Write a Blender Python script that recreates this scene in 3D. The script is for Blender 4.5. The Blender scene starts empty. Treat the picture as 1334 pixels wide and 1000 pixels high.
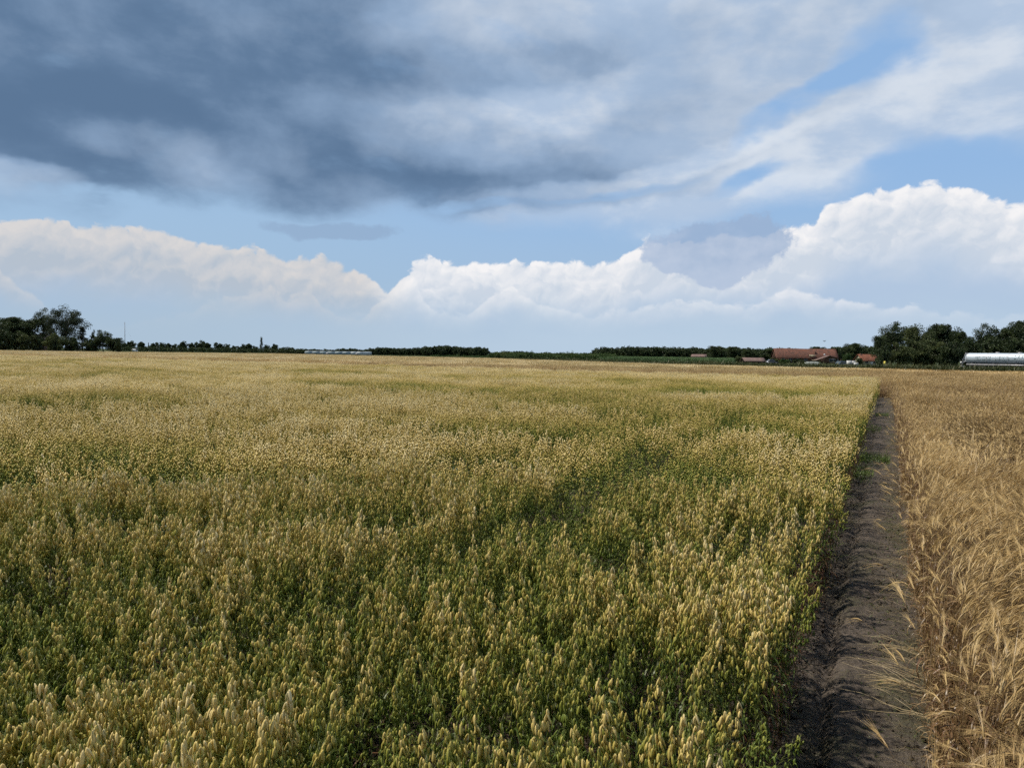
import bpy, math, random
import numpy as np
from mathutils import Vector, Matrix, Euler

random.seed(7)
rng = np.random.default_rng(11)
SC = bpy.context.scene
COL = SC.collection

# ------------------------------------------------------------------ camera
FPX = 970.0                       # focal length in photo pixels (photo 1334 wide)
YAW = math.radians(26.7)          # the path runs along +Y, the camera looks left of it
PITCH = math.atan(39 / 970)
ROLL = math.atan(.014)
CZ = 2.05
cam_data = bpy.data.cameras.new("camera")
cam = bpy.data.objects.new("camera", cam_data)
COL.objects.link(cam)
SC.camera = cam
cam_data.sensor_fit = 'HORIZONTAL'
cam_data.sensor_width = 36.0
cam_data.lens = 36.0 * FPX / 1334
cam_data.clip_start = 0.05
cam_data.clip_end = 12000
cam.location = (0, 0, CZ)
cam.rotation_mode = 'QUATERNION'
cam.rotation_quaternion = (Matrix.Rotation(YAW, 3, 'Z') @ Matrix.Rotation(math.pi / 2 - PITCH, 3, 'X') @ Matrix.Rotation(ROLL, 3, 'Z')).to_quaternion()

def ray(px, py):
    x = px - 667; y = 500 - py
    c, s = math.cos(ROLL), math.sin(ROLL)
    xr = x * c - y * s; yr = x * s + y * c
    d = np.array([xr, FPX, yr])
    c, s = math.cos(-PITCH), math.sin(-PITCH)
    d = np.array([d[0], d[1] * c - d[2] * s, d[1] * s + d[2] * c])
    c, s = math.cos(YAW), math.sin(YAW)
    return np.array([d[0] * c - d[1] * s, d[0] * s + d[1] * c, d[2]])

def P(px, py, z=0.0):
    """where the sight line of a photo pixel meets the height z"""
    d = ray(px, py); t = (z - CZ) / d[2]
    return Vector(d * t) + Vector((0, 0, CZ))

def PD(px, py, depth):
    """the point of a photo pixel's sight line at a camera depth in metres"""
    d = ray(px, py) * (depth / FPX)
    return Vector(d) + Vector((0, 0, CZ))

def AE(px, py):
    """azimuth from the camera heading and elevation, in degrees"""
    d = ray(px, py)
    return (math.degrees(math.atan2(d[0], d[1]) + YAW), math.degrees(math.atan2(d[2], math.hypot(d[0], d[1]))))

# ------------------------------------------------------------------ colour management and light
SC.view_settings.view_transform = 'Standard'
SC.view_settings.look = 'None'
SC.view_settings.exposure = 0.10
SC.view_settings.gamma = 1.0
SC.view_settings.use_curve_mapping = False
cy = SC.cycles
cy.max_bounces = 5; cy.diffuse_bounces = 3; cy.glossy_bounces = 2; cy.transmission_bounces = 3
cy.transparent_max_bounces = 8; cy.volume_bounces = 0
cy.use_adaptive_sampling = True; cy.adaptive_threshold = 0.02; cy.adaptive_min_samples = 6
cy.caustics_reflective = False; cy.caustics_refractive = False
cy.use_denoising = False

SUN_EL = math.radians(57); SUN_AZ_REL = math.radians(-80)      # high on the left of the view
sun_heading = SUN_AZ_REL - YAW                                  # measured clockwise from +Y
sd = bpy.data.lights.new("sun", 'SUN'); sd.energy = 4.8; sd.angle = math.radians(1.5); sd.color = (1.0, .93, .82)
sun = bpy.data.objects.new("sun", sd); COL.objects.link(sun)
sdir = Vector((math.sin(sun_heading) * math.cos(SUN_EL), math.cos(sun_heading) * math.cos(SUN_EL), math.sin(SUN_EL)))
sun.rotation_mode = 'QUATERNION'
sun.rotation_quaternion = sdir.to_track_quat('Z', 'Y')

def lin(r, g, b):
    f = lambda c: (c / 255 / 12.92) if c / 255 <= .04045 else ((c / 255 + .055) / 1.055) ** 2.4
    return (f(r), f(g), f(b))

# small expression layer over shader nodes
class E:
    nt = None
    def __init__(s, sock): s.s = sock
    @staticmethod
    def m(op, *a, clamp=False):
        n = E.nt.nodes.new('ShaderNodeMath'); n.operation = op; n.use_clamp = clamp
        for i, v in enumerate(a):
            if isinstance(v, E): E.nt.links.new(v.s, n.inputs[i])
            else: n.inputs[i].default_value = float(v)
        return E(n.outputs[0])
    def __add__(s, o): return E.m('ADD', s, o)
    __radd__ = __add__
    def __sub__(s, o): return E.m('SUBTRACT', s, o)
    def __rsub__(s, o): return E.m('SUBTRACT', o, s)
    def __mul__(s, o): return E.m('MULTIPLY', s, o)
    __rmul__ = __mul__
    def __truediv__(s, o): return E.m('DIVIDE', s, o)
    def clamp(s): return E.m('ADD', s, 0, clamp=True)
def smooth(x, a, b, lo=0.0, hi=1.0):
    n = E.nt.nodes.new('ShaderNodeMapRange'); n.interpolation_type = 'SMOOTHSTEP'
    E.nt.links.new(x.s, n.inputs[0])
    for i, v in zip((1, 2, 3, 4), (a, b, lo, hi)):
        if isinstance(v, E): E.nt.links.new(v.s, n.inputs[i])
        else: n.inputs[i].default_value = v
    return E(n.outputs[0])
def vec(x, y, z=0.0):
    n = E.nt.nodes.new('ShaderNodeCombineXYZ')
    for i, v in enumerate((x, y, z)):
        if isinstance(v, E): E.nt.links.new(v.s, n.inputs[i])
        else: n.inputs[i].default_value = v
    return E(n.outputs[0])
def noise(v, scale, detail=4, rough=.5, dist=0.0, lac=2.0, dims='2D'):
    n = E.nt.nodes.new('ShaderNodeTexNoise'); n.noise_dimensions = dims; E.nt.links.new(v.s, n.inputs['Vector'])
    n.inputs['Scale'].default_value = scale; n.inputs['Detail'].default_value = detail
    n.inputs['Roughness'].default_value = rough; n.inputs['Distortion'].default_value = dist
    n.inputs['Lacunarity'].default_value = lac
    return E(n.outputs[0])
def voro(v, scale, feature='F1', smoothness=.6):
    n = E.nt.nodes.new('ShaderNodeTexVoronoi'); n.voronoi_dimensions = '2D'; E.nt.links.new(v.s, n.inputs['Vector'])
    n.feature = feature; n.inputs['Scale'].default_value = scale
    if feature == 'SMOOTH_F1': n.inputs['Smoothness'].default_value = smoothness
    return E(n.outputs['Distance'])
def mixc(f, a, b):
    n = E.nt.nodes.new('ShaderNodeMix'); n.data_type = 'RGBA'
    for i, v in ((0, f), (6, a), (7, b)):
        if isinstance(v, E): E.nt.links.new(v.s, n.inputs[i])
        elif i == 0: n.inputs[i].default_value = v
        else: n.inputs[i].default_value = (*v, 1)
    return E(n.outputs[2])
def curve(x, pts, x0, x1, y0, y1, interp='LINEAR'):
    """piecewise curve through pts, as a ramp"""
    r = E.nt.nodes.new('ShaderNodeValToRGB'); cr = r.color_ramp; cr.interpolation = interp
    pts = sorted(pts)[:32]
    while len(cr.elements) < len(pts): cr.elements.new(.5)
    for i, (px, py) in enumerate(pts):
        cr.elements[i].position = min(1, max(0, (px - x0) / (x1 - x0)))
    for i, (px, py) in enumerate(pts):
        v = (py - y0) / (y1 - y0); cr.elements[i].color = (v, v, v, 1)
    E.nt.links.new(((x - x0) / (x1 - x0)).s, r.inputs[0])
    return E(r.outputs[0]) * (y1 - y0) + y0

# ------------------------------------------------------------------ sky: daylight with a storm sheet and cumulus banks, laid out by direction
world = bpy.data.worlds.new("World"); SC.world = world; world.use_nodes = True
nt = world.node_tree; nt.nodes.clear(); E.nt = nt
STR = 0.1
tc = nt.nodes.new('ShaderNodeTexCoord')
sp = nt.nodes.new('ShaderNodeSeparateXYZ'); nt.links.new(tc.outputs['Generated'], sp.inputs[0])
dx, dy, dz = (E(o) for o in sp.outputs)
cyw, syw = math.cos(-YAW), math.sin(-YAW)
hx = dx * cyw - dy * syw; hy = dx * syw + dy * cyw
A = E.m('ARCTAN2', hx, hy) * 57.29578
EL = E.m('ARCSINE', dz) * 57.29578
pl = vec(A, EL)
sky = nt.nodes.new('ShaderNodeTexSky'); sky.sky_type = 'NISHITA'; sky.sun_disc = False
sky.sun_elevation = SUN_EL; sky.sun_rotation = sun_heading; sky.air_density = 1.0; sky.dust_density = 1.2; sky.ozone_density = 1.5
def C(r, g, b): return tuple(c / STR for c in lin(r, g, b))

def near(b, f):
    return b + f * E.m('MINIMUM', b * 4.0, 1.0)
def blob(px, py, rx, ry, ang=0.0, va=A, ve=EL):
    """1 at the middle of an elliptic patch of sky, 0 at its rim; sizes in photo pixels"""
    a0, e0 = AE(px, py); k = 16.2
    c, s = math.cos(math.radians(ang)), math.sin(math.radians(ang))
    da = va - a0; de = ve - e0
    u = (da * c + de * s) * (k / rx); v = (de * c - da * s) * (k / ry)
    return smooth(u * u + v * v, 0.0, 1.0, 1.0, 0.0)

# warped coordinates so that nothing follows a clean ellipse
w1 = noise(vec(A * .6, EL), .11, 5, .55) - .5
w2 = noise(vec(A * .6 + 31.0, EL), .11, 5, .55) - .5
Aw = A + w1 * 9.0; Ew = EL + w2 * 5.0
fine = noise(vec(A * .62, EL), .26, 6, .56, .12)
streak = noise(vec(A * .45 + EL * .12, EL * 1.05), .24, 6, .55, .10)

col = E(sky.outputs[0])
bl = C(148, 187, 231)
col = mixc(.72, col, bl)
# paler towards the horizon
col = mixc(smooth(EL, 14.0, 2.0, 0.0, .80), col, C(160, 184, 208))
col = mixc(smooth(A, 5.0, -22.0, 0, .55), col, C(156, 185, 211))

# --- high sheet
pts = [AE(*p) for p in ((-200, 265), (0, 262), (70, 268), (120, 282), (150, 277), (200, 264), (300, 262), (430, 282), (520, 270), (590, 292), (700, 300), (850, 304), (900, 300), (980, 272), (1080, 262), (1130, 237), (1190, 212), (1334, 188), (1500, 180))]
low = curve(A + w1 * 3.0, pts, -45, 45, 0, 30)
d1 = EL + w2 * 3.2 + (fine - .5) * 2.0 - low
sheet = smooth(d1, -.9, 1.6)
gaps = blob(1150, 55, 66, 54, 40, Aw, Ew) * .95 + blob(1050, 130, 120, 24, 28, Aw, Ew) * .7 + blob(1250, 214, 150, 25, 8, Aw, Ew) * .95 + blob(960, 236, 90, 16, 10, Aw, Ew) * .8 + blob(640, 268, 130, 12, 4, Aw, Ew) * .6 + blob(300, 292, 330, 26, 0, Aw, Ew) + blob(800, 245, 130, 12, 8, Aw, Ew) * .7
gapm = smooth(gaps + (streak - .5) * 2.0, .15, 1.25)
cover = sheet * (1.0 - gapm)
xt = smooth(A + w1 * 14.0, -17.0, 18.0)                        # left to right
dark = 1.10 - xt * .93
dark = dark + blob(600, 215, 310, 66, -4, Aw, Ew) * .30 + blob(860, 180, 300, 60, 8, Aw, Ew) * .22 + blob(100, 200, 190, 120, 0, Aw, Ew) * .35 + blob(950, 60, 330, 80, 6, Aw, Ew) * .26 + blob(300, 120, 260, 60, 6, Aw, Ew) * .12 - blob(620, 30, 220, 50, 10, Aw, Ew) * .20
dark = dark - blob(215, 190, 130, 52, -10, Aw, Ew) * .48 - blob(560, 165, 240, 48, -3, Aw, Ew) * .32 - blob(20, 245, 110, 30, 0, Aw, Ew) * .8 - blob(420, 215, 140, 34, -25, Aw, Ew) * .22 - blob(720, 135, 120, 30, 15, Aw, Ew) * .35 - blob(900, 280, 360, 34, 4, Aw, Ew) * .6 - blob(840, 218, 260, 18, 10, Aw, Ew) * .4
dark = dark + (fine - .5) * .60 + (streak - .5) * .42
dark = dark + smooth(EL, 28.0, 50.0) * .9                          # added dark cloud overhead, out of view, cutting ambient light for contrast
shade = curve(dark, [(0.0, 0), (.2, .12), (.5, .5), (.8, .86), (1.2, 1.0)], 0, 1.2, 0, 1)
c_light = mixc(smooth(streak, .38, .64), C(176, 194, 217), C(214, 221, 230))
sheetcol = mixc(shade, c_light, mixc(smooth(dark, .55, 1.4), C(131, 157, 188), C(87, 113, 144)))
col = mixc(cover * smooth(d1, 0.0, 4.0, .82, .98), col, sheetcol)

# --- cumulus banks
def billow(a, e, w):
    v2 = vec(a + w * 2.2, e + w * 1.8)
    b = (.5 - voro(v2, .30)) * 1.15 + (.5 - voro(v2, .85)) * .45 + (noise(v2, 1.3, 4, .58) - .5) * .62
    return E.m('MAXIMUM', E.m('MINIMUM', b, .9), -.9)
def bank(col, pts, depth, bright, body, base, amp=1.0, off=0.0, opac=1.0, fade=(2.6, 6.5), gain=1.1):
    top = curve(A, [AE(*p) for p in pts], -45, 45, 0, 30)
    a, e = A + off, EL * 1.15 + off
    w = noise(vec(a, e), .45, 3, .55) - .5
    b0 = billow(a, e, w)
    b1 = billow(a - .25, e + .45, w)                # towards the sun
    t = top + (b0 - .2) * amp - EL                 # depth under the top, degrees
    mask = smooth(t, -.10, .26)
    lit = (b0 - b1) * gain
    f = smooth(t, 0.0, depth, .80, .12) + lit * smooth(t, 0, depth * 2.2, .95, .55) + w * .5
    f = f.clamp()
    c = mixc(f, body, bright)
    c = mixc(smooth(t, fade[0], fade[1]), c, base)
    dens = smooth(EL, .6, 5.0, .12, 1.0)
    return mixc(mask * dens * opac, col, c), t
Lp = ((-300, 262), (0, 276), (60, 281), (130, 287), (175, 296), (235, 299), (262, 318), (300, 321), (380, 331), (440, 341), (470, 352), (490, 366), (504, 382), (516, 366), (532, 347), (548, 339), (620, 337), (660, 345), (735, 339), (762, 347), (800, 336), (842, 311), (895, 312), (1000, 303), (1012, 292), (1060, 290), (1085, 264), (1160, 245), (1195, 241), (1222, 238), (1260, 250), (1334, 262), (1500, 240))
side = smooth(A, -12.0, -7.0)
brightc = mixc(side, C(210, 208, 208), C(238, 237, 238))
bodyc = mixc(side, C(176, 187, 200), C(197, 207, 220))
basec = mixc(side, C(164, 186, 212), C(172, 192, 216))
col, tB = bank(col, Lp, 3.0, brightc, bodyc, basec, amp=1.0)
# lower front puffs
Lq = ((-300, 345), (0, 350), (30, 372), (60, 400), (120, 430), (250, 404), (268, 390), (320, 380), (345, 371), (372, 388), (405, 378), (420, 398), (470, 420), (505, 385), (540, 372), (565, 402), (610, 412), (645, 378), (668, 368), (690, 392), (760, 405), (800, 400), (880, 392), (985, 392), (1010, 374), (1030, 372), (1060, 388), (1120, 395), (1150, 396), (1260, 410), (1500, 420))
col, _ = bank(col, Lq, 1.5, brightc, bodyc, basec, amp=.8, off=40.0, opac=.62, fade=(1.0, 2.6))
# small grey cloud in front of the right bank, and a dark wisp on the left
fn = (fine - .5) * 1.6 + (noise(pl, .9, 5, .65) - .5) * 1.4
col = mixc(smooth(near(blob(940, 326, 100, 56, 0, Aw, Ew), fn * .6), .22, .52, 0, .85), col, mixc(smooth(fine, .35, .65), C(150, 172, 202), C(172, 188, 212)))
col = mixc(smooth(near(blob(440, 297, 110, 20, 0, Aw, Ew), fn * .5), .25, .8, 0, .6), col, C(138, 162, 192))
# pale veil near the horizon
col = mixc(smooth(EL + (streak - .5) * 3.0, 5.2, .6, 0.0, .85), col, mixc(smooth(A, -30, 10), C(168, 188, 206), C(182, 201, 219)))
bgn = nt.nodes.new('ShaderNodeBackground'); bgn.inputs[1].default_value = STR
nt.links.new(col.s, bgn.inputs[0])
wo = nt.nodes.new('ShaderNodeOutputWorld'); nt.links.new(bgn.outputs[0], wo.inputs[0])
world.cycles.sampling_method = 'MANUAL'; world.cycles.sample_map_resolution = 512

# ------------------------------------------------------------------ helpers for objects
def tag(o, label=None, cat=None, group=None, kind=None):
    if label: o['label'] = label
    if cat: o['category'] = cat
    if group: o['group'] = group
    if kind: o['kind'] = kind
    return o

def empty(name, loc=(0, 0, 0), rz=0.0):
    o = bpy.data.objects.new(name, None); COL.objects.link(o)
    o.empty_display_size = .2; o.location = loc; o.rotation_euler = (0, 0, rz)
    return o

def copy_tree(o, parent=None):
    c = o.copy(); COL.objects.link(c); c.parent = parent
    for ch in list(o.children): copy_tree(ch, c)
    return c

class MB:
    """collects simple shapes and links them as one mesh object"""
    def __init__(s): s.v = []; s.f = []; s.c = []; s.n = 0
    def add(s, v, f, c=None):
        v = np.asarray(v, float).reshape(-1, 3)
        s.v.append(v); n = s.n
        s.f += [tuple(int(i) + n for i in q) for q in f]
        s.c.append(np.tile(np.asarray(c if c is not None else (0, 0, 0), float), (len(v), 1)) if c is None or np.ndim(c) == 1 else np.asarray(c, float))
        s.n += len(v); return s
    def box(s, x0, x1, y0, y1, z0, z1, c=None):
        v = [(x, y, z) for x in (x0, x1) for y in (y0, y1) for z in (z0, z1)]
        return s.add(v, [(0, 1, 3, 2), (4, 6, 7, 5), (0, 4, 5, 1), (2, 3, 7, 6), (0, 2, 6, 4), (1, 5, 7, 3)], c)
    def tube(s, pts, rad, n=6, c=None, cap=True):
        pts = np.asarray(pts, float); rad = np.broadcast_to(np.asarray(rad, float), (len(pts),))
        t = np.gradient(pts, axis=0); t /= np.linalg.norm(t, axis=1)[:, None] + 1e-12
        up = np.array([0, 0, 1.]) if abs(t[0][2]) < .9 else np.array([1., 0, 0])
        vs = []
        for i in range(len(pts)):
            a = np.cross(up, t[i]); a /= np.linalg.norm(a) + 1e-12; b = np.cross(t[i], a); up = up if abs(np.dot(up, t[i])) < .97 else b
            for k in range(n):
                th = 2 * math.pi * k / n
                vs.append(pts[i] + rad[i] * (math.cos(th) * a + math.sin(th) * b))
        f = [(i * n + k, i * n + (k + 1) % n, (i + 1) * n + (k + 1) % n, (i + 1) * n + k) for i in range(len(pts) - 1) for k in range(n)]
        if cap: f += [tuple(range(n - 1, -1, -1)), tuple((len(pts) - 1) * n + k for k in range(n))]
        return s.add(vs, f, c)
    def extrude(s, prof, y0, y1, c=None):
        """closed x,z outline swept from y0 to y1"""
        n = len(prof)
        v = [(x, y0, z) for x, z in prof] + [(x, y1, z) for x, z in prof]
        f = [tuple(range(n)), tuple(range(2 * n - 1, n - 1, -1))] + [(i, (i + 1) % n + 0, (i + 1) % n + n, i + n)[::-1] for i in range(n)]
        return s.add(v, f, c)
    def mesh(s, name, mat=None, smooth_=False):
        me = bpy.data.meshes.new(name)
        V = np.concatenate(s.v) if s.v else np.zeros((0, 3))
        me.vertices.add(len(V)); me.vertices.foreach_set('co', V.ravel())
        ls = np.fromiter((len(q) for q in s.f), int, len(s.f))
        idx = np.fromiter((i for q in s.f for i in q), int, int(ls.sum()))
        me.loops.add(len(idx)); me.loops.foreach_set('vertex_index', idx)
        me.polygons.add(len(ls)); me.polygons.foreach_set('loop_start', np.concatenate(([0], np.cumsum(ls)[:-1])))
        me.update(calc_edges=True); me.validate()
        C_ = np.concatenate(s.c)
        at = me.color_attributes.new('data', 'FLOAT_COLOR', 'POINT')
        at.data.foreach_set('color', np.concatenate([C_, np.ones((len(C_), 1))], 1).ravel())
        if smooth_: me.polygons.foreach_set('use_smooth', np.ones(len(ls), bool))
        if mat: me.materials.append(mat)
        return me
    def build(s, name, mat=None, parent=None, smooth_=False, loc=None):
        o = bpy.data.objects.new(name, s.mesh(name, mat, smooth_)); COL.objects.link(o)
        if parent: o.parent = parent
        if loc is not None: o.location = loc
        return o

def hash2(ix, iy, seed):
    h = (ix.astype(np.int64) * 374761393 + iy.astype(np.int64) * 668265263 + seed * 1442695041) & 0xffffffff
    h = ((h ^ (h >> 13)) * 1274126177) & 0xffffffff
    return ((h ^ (h >> 16)) & 0xffffff) / float(0xffffff)
def vnoise(x, y, seed=0, octs=3, rough=.5):
    x = np.asarray(x, float); y = np.asarray(y, float); tot = 0; amp = 1; out = np.zeros(np.broadcast(x, y).shape)
    for o in range(octs):
        ix, iy = np.floor(x), np.floor(y); fx, fy = x - ix, y - iy
        fx = fx * fx * (3 - 2 * fx); fy = fy * fy * (3 - 2 * fy)
        a, b = hash2(ix, iy, seed + o), hash2(ix + 1, iy, seed + o)
        c, d = hash2(ix, iy + 1, seed + o), hash2(ix + 1, iy + 1, seed + o)
        out = out + amp * ((a * (1 - fx) + b * fx) * (1 - fy) + (c * (1 - fx) + d * fx) * fy)
        tot += amp; amp *= rough; x = x * 2.03 + 17.1; y = y * 2.03 + 5.3
    return out / tot

# ------------------------------------------------------------------ materials
def new_mat(name):
    m = bpy.data.materials.new(name); m.use_nodes = True; t = m.node_tree; t.nodes.clear(); E.nt = t
    out = t.nodes.new('ShaderNodeOutputMaterial'); return m, t, out
def geo_pos():
    g = E.nt.nodes.new('ShaderNodeNewGeometry'); return E(g.outputs['Position'])
def obj_pos():
    g = E.nt.nodes.new('ShaderNodeTexCoord'); return E(g.outputs['Object'])
def scalev(v, sx, sy, sz):
    n = E.nt.nodes.new('ShaderNodeMapping'); n.inputs['Scale'].default_value = (sx, sy, sz); E.nt.links.new(v.s, n.inputs[0]); return E(n.outputs[0])
def sep(v):
    n = E.nt.nodes.new('ShaderNodeSeparateXYZ'); E.nt.links.new(v.s, n.inputs[0]); return [E(o) for o in n.outputs]
def orandom():
    n = E.nt.nodes.new('ShaderNodeObjectInfo'); return E(n.outputs['Random'])
def ramp(x, stops, interp='LINEAR'):
    r = E.nt.nodes.new('ShaderNodeValToRGB'); cr = r.color_ramp; cr.interpolation = interp
    while len(cr.elements) < len(stops): cr.elements.new(.5)
    for i, (p, c) in enumerate(stops): cr.elements[i].position = p; 
    for i, (p, c) in enumerate(stops): cr.elements[i].color = (*c, 1)
    E.nt.links.new(x.s, r.inputs[0]); return E(r.outputs[0])
def attr(name='data'):
    n = E.nt.nodes.new('ShaderNodeAttribute'); n.attribute_name = name; return sep(E(n.outputs['Color']))
def principled(t, out, col, rough=.8, spec=.3, metal=0.0, bump=None, bstr=.3, bdist=.02):
    p = t.nodes.new('ShaderNodeBsdfPrincipled')
    if isinstance(col, E): t.links.new(col.s, p.inputs['Base Color'])
    else: p.inputs['Base Color'].default_value = (*col, 1)
    if isinstance(rough, E): t.links.new(rough.s, p.inputs['Roughness'])
    else: p.inputs['Roughness'].default_value = rough
    p.inputs['Specular IOR Level'].default_value = spec; p.inputs['Metallic'].default_value = metal
    if bump is not None:
        b = t.nodes.new('ShaderNodeBump'); b.inputs['Strength'].default_value = bstr; b.inputs['Distance'].default_value = bdist
        t.links.new(bump.s, b.inputs['Height']); t.links.new(b.outputs[0], p.inputs['Normal'])
    t.links.new(p.outputs[0], out.inputs[0]); return p
def leafy(t, out, col, trans=.3, gloss=.04, rough=.5):
    """diffuse plus translucent plus a little sheen: thin plant tissue"""
    d = t.nodes.new('ShaderNodeBsdfDiffuse'); tr = t.nodes.new('ShaderNodeBsdfTranslucent')
    t.links.new(col.s, d.inputs[0]); t.links.new(col.s, tr.inputs[0])
    m = t.nodes.new('ShaderNodeMixShader'); m.inputs[0].default_value = trans
    t.links.new(d.outputs[0], m.inputs[1]); t.links.new(tr.outputs[0], m.inputs[2])
    g = t.nodes.new('ShaderNodeBsdfGlossy'); g.inputs['Roughness'].default_value = rough
    m2 = t.nodes.new('ShaderNodeMixShader'); m2.inputs[0].default_value = gloss
    t.links.new(m.outputs[0], m2.inputs[1]); t.links.new(g.outputs[0], m2.inputs[2])
    t.links.new(m2.outputs[0], out.inputs[0])
def simple(name, col, rough=.7, spec=.3, metal=0.0, var=.12, scale=3.0, bumpy=0.0):
    """a plain surface with a little wear"""
    m, t, out = new_mat(name); p = obj_pos()
    n = noise(p, scale, 4, .6, dims='3D')
    c = mixc(smooth(n, .35, .7), tuple(min(1, x * (1 + var)) for x in col), tuple(x * (1 - 2 * var) for x in col))
    principled(t, out, c, rough, spec, metal, n if bumpy else None, bumpy); return m

# crops: data = (kind, random, height 0..1); kind 0 leaf and stem, .5 grain, 1 dead leaf
def oat_material():
    m, t, out = new_mat('oat plant'); k, r, h = attr(); o = orandom(); p = geo_pos(); px, py, pz = sep(p)
    big = noise(p, .11, 3, .5, dims='2D'); mid = noise(p, .8, 2, .5, dims='2D')
    # greener, later patches at some places of the plot; paler strip beside the furrow
    green = smooth(noise(scalev(p, .07, .16, 1), 1.0, 3, .5, dims='2D') + (mid - .5) * .25, .47, .60)
    strip = smooth(px, -2.65, -2.45) * smooth(px, -1.0, -2.2) * smooth(py, 3.0, 7.0) * smooth(py, 34.0, 18.0)
    ripe = (r * .50 + o * .28 + (mid - .5) * .6 + h * .30 + (pz - .86) * 1.6 + .13 - green * .38 - strip * .08 + smooth(py, 30.0, 46.0) * .10).clamp()  # ripeness; its height slope also paints tops brighter and gaps darker
    grain = ramp(ripe, [(0.0, (.140, .190, .030)), (.25, (.330, .330, .060)), (.48, (.610, .480, .130)), (.74, (.810, .635, .255)), (1.0, (.890, .755, .420))])
    lf = (r * .6 + mid * .5 - .1 + strip * .25).clamp()
    leaf = ramp(lf, [(0.0, (.040, .070, .012)), (.5, (.100, .138, .026)), (.8, (.175, .205, .045)), (1.0, (.270, .255, .080))])
    dead = ramp(r, [(0.0, (.050, .022, .010)), (.6, (.110, .050, .022)), (1.0, (.200, .120, .055))])
    c = mixc(smooth(k, .2, .3), leaf, grain); c = mixc(smooth(k, .7, .8), c, dead)
    leafy(t, out, c, .28, .03, .45); return m
def barley_material():
    m, t, out = new_mat('barley plant'); k, r, h = attr(); o = orandom(); p = geo_pos()
    mid = noise(p, .55, 3, .55, dims='2D')
    x = (r * .42 + o * .28 + mid * .8 - .25).clamp()
    grain = ramp(x, [(0.0, (.245, .148, .056)), (.4, (.425, .290, .120)), (.75, (.600, .435, .195)), (1.0, (.720, .560, .290))])
    stem = ramp(x, [(0.0, (.100, .056, .025)), (.5, (.235, .148, .066)), (.85, (.380, .270, .125)), (1.0, (.330, .280, .110))])
    dead = ramp(r, [(0.0, (.070, .032, .016)), (.6, (.150, .075, .034)), (1.0, (.300, .190, .100))])
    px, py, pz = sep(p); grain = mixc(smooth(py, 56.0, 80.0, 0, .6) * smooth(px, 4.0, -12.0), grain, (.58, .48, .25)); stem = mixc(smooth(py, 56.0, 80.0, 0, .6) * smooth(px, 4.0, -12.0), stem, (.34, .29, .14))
    c = mixc(smooth(k, .2, .3), stem, grain); c = mixc(smooth(k, .7, .8), c, dead)
    leafy(t, out, c, .22, .04, .40); return m
M_OAT = oat_material(); M_BARLEY = barley_material()

# ------------------------------------------------------------------ crop plants
def rot_to(d):
    """matrix whose columns are two side axes and d"""
    d = np.asarray(d, float); d = d / np.linalg.norm(d)
    u = np.cross(d, [0, 0, 1.]) if abs(d[2]) < .95 else np.cross(d, [1., 0, 0]); u /= np.linalg.norm(u)
    return np.stack([u, np.cross(d, u), d], 1)
def lens(mb, p, d, L, w, r, n=4, kind=.5, h=1.0, flat=1.0, spin=0.0):
    """a pointed grain or glume from p along d"""
    R = rot_to(d); vs = [p]
    for fr, ww in ((.14, .70), (.40, 1.0), (.74, .52)):
        for k in range(n):
            th = 2 * math.pi * k / n + spin
            vs.append(p + R @ np.array([math.cos(th) * w * ww, math.sin(th) * w * ww * flat, L * fr]))
    vs.append(p + R @ np.array([0, 0, L]))
    f = [(0, 1 + (k + 1) % n, 1 + k) for k in range(n)]
    for q in range(2): f += [(1 + q * n + k, 1 + q * n + (k + 1) % n, 1 + (q + 1) * n + (k + 1) % n, 1 + (q + 1) * n + k) for k in range(n)]
    f += [(1 + 2 * n + k, 1 + 2 * n + (k + 1) % n, 1 + 3 * n) for k in range(n)]
    mb.add(vs, f, (kind, r, h))
def diamond(mb, p, d, L, w, r, kind=.5, h=1.0):
    R = rot_to(d); m_ = p + R @ np.array([0, 0, L * .42])
    vs = [p, m_ + R @ np.array([w, 0, 0]), m_ + R @ np.array([-w * .5, w * .87, 0]), m_ + R @ np.array([-w * .5, -w * .87, 0]), p + R @ np.array([0, 0, L])]
    mb.add(vs, [(0, 2, 1), (0, 3, 2), (0, 1, 3), (4, 1, 2), (4, 2, 3), (4, 3, 1)], (kind, r, h))
def ribbon(mb, pts, w, side, c):
    pts = np.asarray(pts, float); n = len(pts); ws = np.asarray(w, float)[:, None] if np.ndim(w) else np.full((n, 1), w)
    side = np.asarray(side, float); side = side / (np.linalg.norm(side) + 1e-9)
    vs = np.concatenate([pts - side * ws, pts + side * ws])
    mb.add(vs, [(i, i + 1, n + i + 1, n + i) for i in range(n - 1)], c)
def arc_leaf(mb, p, az, L, w, r, kind=0.0, up=1.0, droop=1.2, seg=5, h=.5):
    dx_, dy_ = math.cos(az), math.sin(az); pts = []; q = np.array(p, float); el = math.atan(up * 2)
    for i in range(seg + 1):
        pts.append(q.copy()); q = q + np.array([dx_ * math.cos(el), dy_ * math.cos(el), math.sin(el)]) * (L / seg); el -= droop / seg * 1.6
    ws = [w * .6] + [w * (1 - (i / seg) ** 2 * .96) for i in range(1, seg + 1)]
    tw = rng.uniform(-.5, .5)
    ribbon(mb, pts, ws, (-dy_ + tw * dx_, dx_ + tw * dy_, rng.uniform(-.4, .4)), (kind, r, h))

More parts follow.
